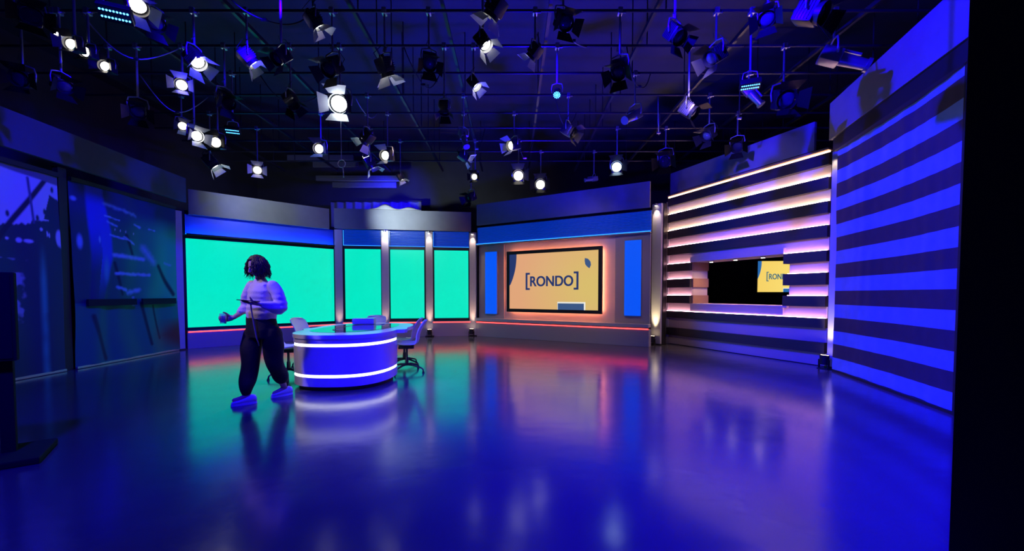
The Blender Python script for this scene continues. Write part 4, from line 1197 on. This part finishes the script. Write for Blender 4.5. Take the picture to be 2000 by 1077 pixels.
# eyes, brows and mouth
def H(x, y, z): return headc + HR @ Vector((x, y, z))
bm = bmesh.new()
for s in (-1, 1): bmesh.ops.create_uvsphere(bm, u_segments=12, v_segments=8, radius=.0115, matrix=Matrix.Translation(H(s * .029, -.0685, .006)))
e = obj('eyes', bm, 'eye', per, True)
bm = bmesh.new()
for s in (-1, 1): bmesh.ops.create_uvsphere(bm, u_segments=10, v_segments=6, radius=.006, matrix=Matrix.Translation(H(s * .029, -.0765, .002)))
obj('irises', bm, 'black', e, True)
bm = bmesh.new()
for s in (-1, 1): tube(bm, [H(s * .014, -.086, .026), H(s * .030, -.084, .031), H(s * .047, -.070, .026)], [.003, .004, .002], 6)
obj('eyebrows', bm, 'hair', per, True)
bm = bmesh.new(); tube(bm, [H(-.022, -.083, -.062), H(-.008, -.0925, -.059), H(.008, -.0925, -.059), H(.022, -.083, -.062)], [.003, .0055, .0055, .003], 8)
obj('lips', bm, 'lips', per, True)

# hair: chin-length dark curls
random.seed(11)
bm = bmesh.new()
bmesh.ops.create_uvsphere(bm, u_segments=36, v_segments=24, radius=1.0)
for v in bm.verts:
    x, y, z = v.co
    q = Vector((x * .090, y * .108 + .014, z * .128 + .012))
    if y < -.05 and z < .62: q = Vector((q.x, max(q.y, -.02), q.z)) * .86
    v.co = q + q.normalized() * .008 * noise.noise(q * 45)
m4 = Matrix.Translation(headc) @ HR.to_4x4()
bmesh.ops.transform(bm, verts=bm.verts, matrix=m4)
for i in range(420):
    a = R(random.uniform(-38, 218))
    top_ = random.random()
    st = Vector((math.cos(a) * .066, math.sin(a) * .082 + .018, .045 + .07 * top_))
    if top_ > .7: st = Vector((st.x * .6, st.y * .6, .118))
    st = H(*st)
    out = (HR @ Vector((math.cos(a), math.sin(a), 0))); out.z = 0; out.normalize()
    side = Vector((-out.y, out.x, 0))
    Lh = random.uniform(.15, .235) * (1.0 if math.sin(a) > -.2 else .85); ph = random.uniform(0, 6.3); amp = random.uniform(.006, .014); pts = []
    for s in range(10):
        q = s / 9
        b = out * (.046 * math.sin(min(q * 1.5, 1) * PI / 2) + .030 * q * random.random())
        p = st + b + side * (amp * math.sin(q * 15 + ph) * q) + out * (amp * math.cos(q * 15 + ph) * q)
        p.z = st.z - Lh * q ** 1.2
        pts.append(p)
    r0 = random.uniform(.004, .0065)
    tube(bm, pts, [r0 * .7] + [r0 * 1.2] * 6 + [r0 * .8, r0 * .5, .001], 5)
stuff(obj('hair', bm, 'hair', per, True))

# jumper
bm = bmesh.new()
hem = P(511, 624, 4.95)
loft(bm, [((hem.x, hem.y, hem.z), .178, .135, YAW), ((hem.x, hem.y, hem.z + .05), .190, .148, YAW), ((waist.x, waist.y, waist.z + .05), .185, .142, YAW), (tuple(chest), .178, .130, YAW),
          ((neck.x, neck.y, neck.z - .14), .182, .115, YAW), ((neck.x, neck.y, neck.z - .075), .150, .09, YAW), ((neck.x, neck.y, neck.z - .03), .085, .070, YAW), ((neck.x, neck.y + .004, neck.z + .005), .066, .062, YAW)], 36)
limb(bm, [rs + Vector((.02, 0, -.01)), (rs + re) / 2 + Vector((-.01, 0, 0)), re + Vector((0, 0, -.01)), re * .62 + rw * .38], [.064, .062, .060, .048], 18)
limb(bm, [ls + Vector((-.02, 0, -.01)), (ls + le) / 2 + Vector((.014, 0, 0)), le + Vector((.008, 0, -.012)), (le + lw) / 2 + Vector((0, 0, -.012)), lw - (lw - le).normalized() * .015], [.066, .068, .076, .062, .036], 18)
def jf(c):
    return .004 * math.sin(c.z * 95 + 3 * c.x) * math.exp(-((c.z - le.z) / .14) ** 2)
obj('jumper', fuse(bm, .010, .012, 9.0, 4, jf), 'knit', per, True)

# trousers
bm = bmesh.new()
top = P(510, 619, 4.95)
loft(bm, [((pel.x, pel.y, pel.z - .14), .190, .14, YAW), ((pel.x, pel.y, pel.z - .04), .200, .150, YAW), ((pel.x, pel.y, pel.z + .03), .188, .142, YAW), ((top.x, top.y, top.z), .180, .135, YAW)], 32)
limb(bm, [rh + Vector((0, 0, -.02)), (rh + rk) / 2 + Vector((-.005, 0, 0)), rk, (rk + ra) / 2 + Vector((-.015, 0, 0)), ra + Vector((.0, 0, .10)), ra + Vector((0, 0, .035))], [.112, .108, .100, .092, .075, .050], 22)
limb(bm, [lh + Vector((.01, 0, -.02)), (lh + lk) / 2 + Vector((.012, 0, 0)), lk, (lk + la) / 2 + Vector((-.0, 0, 0)), la + Vector((-.01, 0, .10)), la + Vector((0, 0, .035))], [.115, .110, .098, .090, .072, .050], 22)
obj('trousers', fuse(bm, .012, .022, 7.0, 3), 'trouser', per, True)
bm = bmesh.new(); loft(bm, [((top.x, top.y, top.z - .03), .184, .138, YAW), ((top.x, top.y, top.z + .005), .182, .137, YAW)], 32); obj('waistband', bm, 'trouser', per, True)

# canvas shoes
def shoe(ank, d, pitch):
    d = Vector(d).normalized(); s = Vector((-d.y, d.x, 0))
    def pt(a, b, c): return d * a + s * b + Vector((0, 0, c))
    rot = Matrix.Rotation(pitch, 3, s)
    base = Vector((ank.x, ank.y, 0)) - d * .02
    def loop(a, w, zc, h): return [(pt(a, w * math.cos(t_), zc + h * math.sin(t_))) for t_ in [2 * PI * k / 16 for k in range(16)]]
    bm = bmesh.new(); rows = []
    for a, w, z0, z1 in ((-.075, .018, .03, .07), (-.065, .030, .022, .10), (-.03, .036, .02, .115), (.02, .037, .02, .108), (.06, .041, .02, .086), (.10, .045, .02, .066), (.135, .042, .02, .056), (.165, .030, .02, .048), (.178, .012, .024, .040)):
        zc, h = (z0 + z1) / 2, (z1 - z0) / 2
        rows.append([bm.verts.new(base + rot @ p) for p in loop(a, w, zc, h)])
    for A, B_ in zip(rows, rows[1:]):
        for k in range(16): bm.faces.new((A[k], A[(k + 1) % 16], B_[(k + 1) % 16], B_[k]))
    bm.faces.new(rows[0]); bm.faces.new(rows[-1][::-1])
    o = obj('shoe', bm, 'shoe', per, True)
    bm = bmesh.new(); lo, hi = [], []
    for k in range(28):
        t_ = 2 * PI * k / 28
        a = .052 + .132 * math.cos(t_); w = (.040 + .008 * math.cos(t_)) * math.copysign(abs(math.sin(t_)) ** .75, math.sin(t_))
        lo.append(bm.verts.new(base + rot @ pt(a, w, .0))); hi.append(bm.verts.new(base + rot @ pt(a, w * 1.02, .026)))
    for k in range(28): bm.faces.new((lo[k], lo[(k + 1) % 28], hi[(k + 1) % 28], hi[k]))
    bm.faces.new(lo[::-1]); bm.faces.new(hi); obj('sole', bm, 'white', o)
    bm = bmesh.new()
    for j in range(4): tube(bm, [base + rot @ pt(.045 + .02 * j, -.018, .090 - .006 * j), base + rot @ pt(.052 + .02 * j, 0, .098 - .008 * j), base + rot @ pt(.045 + .02 * j, .018, .090 - .006 * j)], .003, 5)
    obj('laces', bm, 'plastic', o)
shoe(ra + Vector((0, 0, 0)), (-.80, -.60, 0), 0.0)
shoe(la, (-.62, -.78, 0), 0.0)

# things in the hands
TC = lw + ex2 * .115 + pn2 * .022 + PO
t = thing('tablet_device', 'black handheld device lying on the palm of the walking person', 'device', TC)
rotm = Matrix((ex2, ey2, pn2)).transposed()
bm = bmesh.new(); box(bm, -.10, .10, -.062, .062, 0.0, .009, bev=.003); bmesh.ops.transform(bm, verts=bm.verts, matrix=rotm.to_4x4()); obj('case', bm, 'black', t)
bm = bmesh.new(); box(bm, -.092, .092, -.056, .056, .0093, .0100); bmesh.ops.transform(bm, verts=bm.verts, matrix=rotm.to_4x4()); obj('screen', bm, 'glass_dark', t)
g0 = GL + PO
t = thing('drinking_glass', 'clear drinking glass held low in the right hand of the walking person', 'glass', (g0.x, g0.y, g0.z - .055))
bm = bmesh.new(); n = 24
prof = [(.0, 0), (.029, 0), (.031, .004), (.036, .118), (.0345, .118), (.030, .012), (.0, .012)]
rows = [[bm.verts.new((r_ * math.cos(2 * PI * k / n), r_ * math.sin(2 * PI * k / n), z_)) for k in range(n)] for r_, z_ in prof[1:-1]]
for A, B_ in zip(rows, rows[1:]):
    for k in range(n): bm.faces.new((A[k], A[(k + 1) % n], B_[(k + 1) % n], B_[k]))
bm.faces.new(rows[0][::-1]); bm.faces.new(rows[-1])
obj('tumbler', bm, 'clear', t, 'auto')
bm = bmesh.new(); cyl(bm, (0, 0, .0125), (0, 0, .06), .0295, .032, 24); obj('water', bm, 'water', t, 'auto')
bm = bmesh.new()
c0 = P(489.5, 593, 4.66)
tube(bm, [c0, P(491, 605, 4.68), P(493, 618, 4.70), P(497, 640, 4.70), P(501, 660, 4.74), P(506, 676, 4.76)], .0075, 6)
for v in bm.verts: pass
tag(obj('lanyard', bm, 'cord', None, True, loc=PO), 'grey lanyard hanging down from the hand with the black device', 'lanyard')
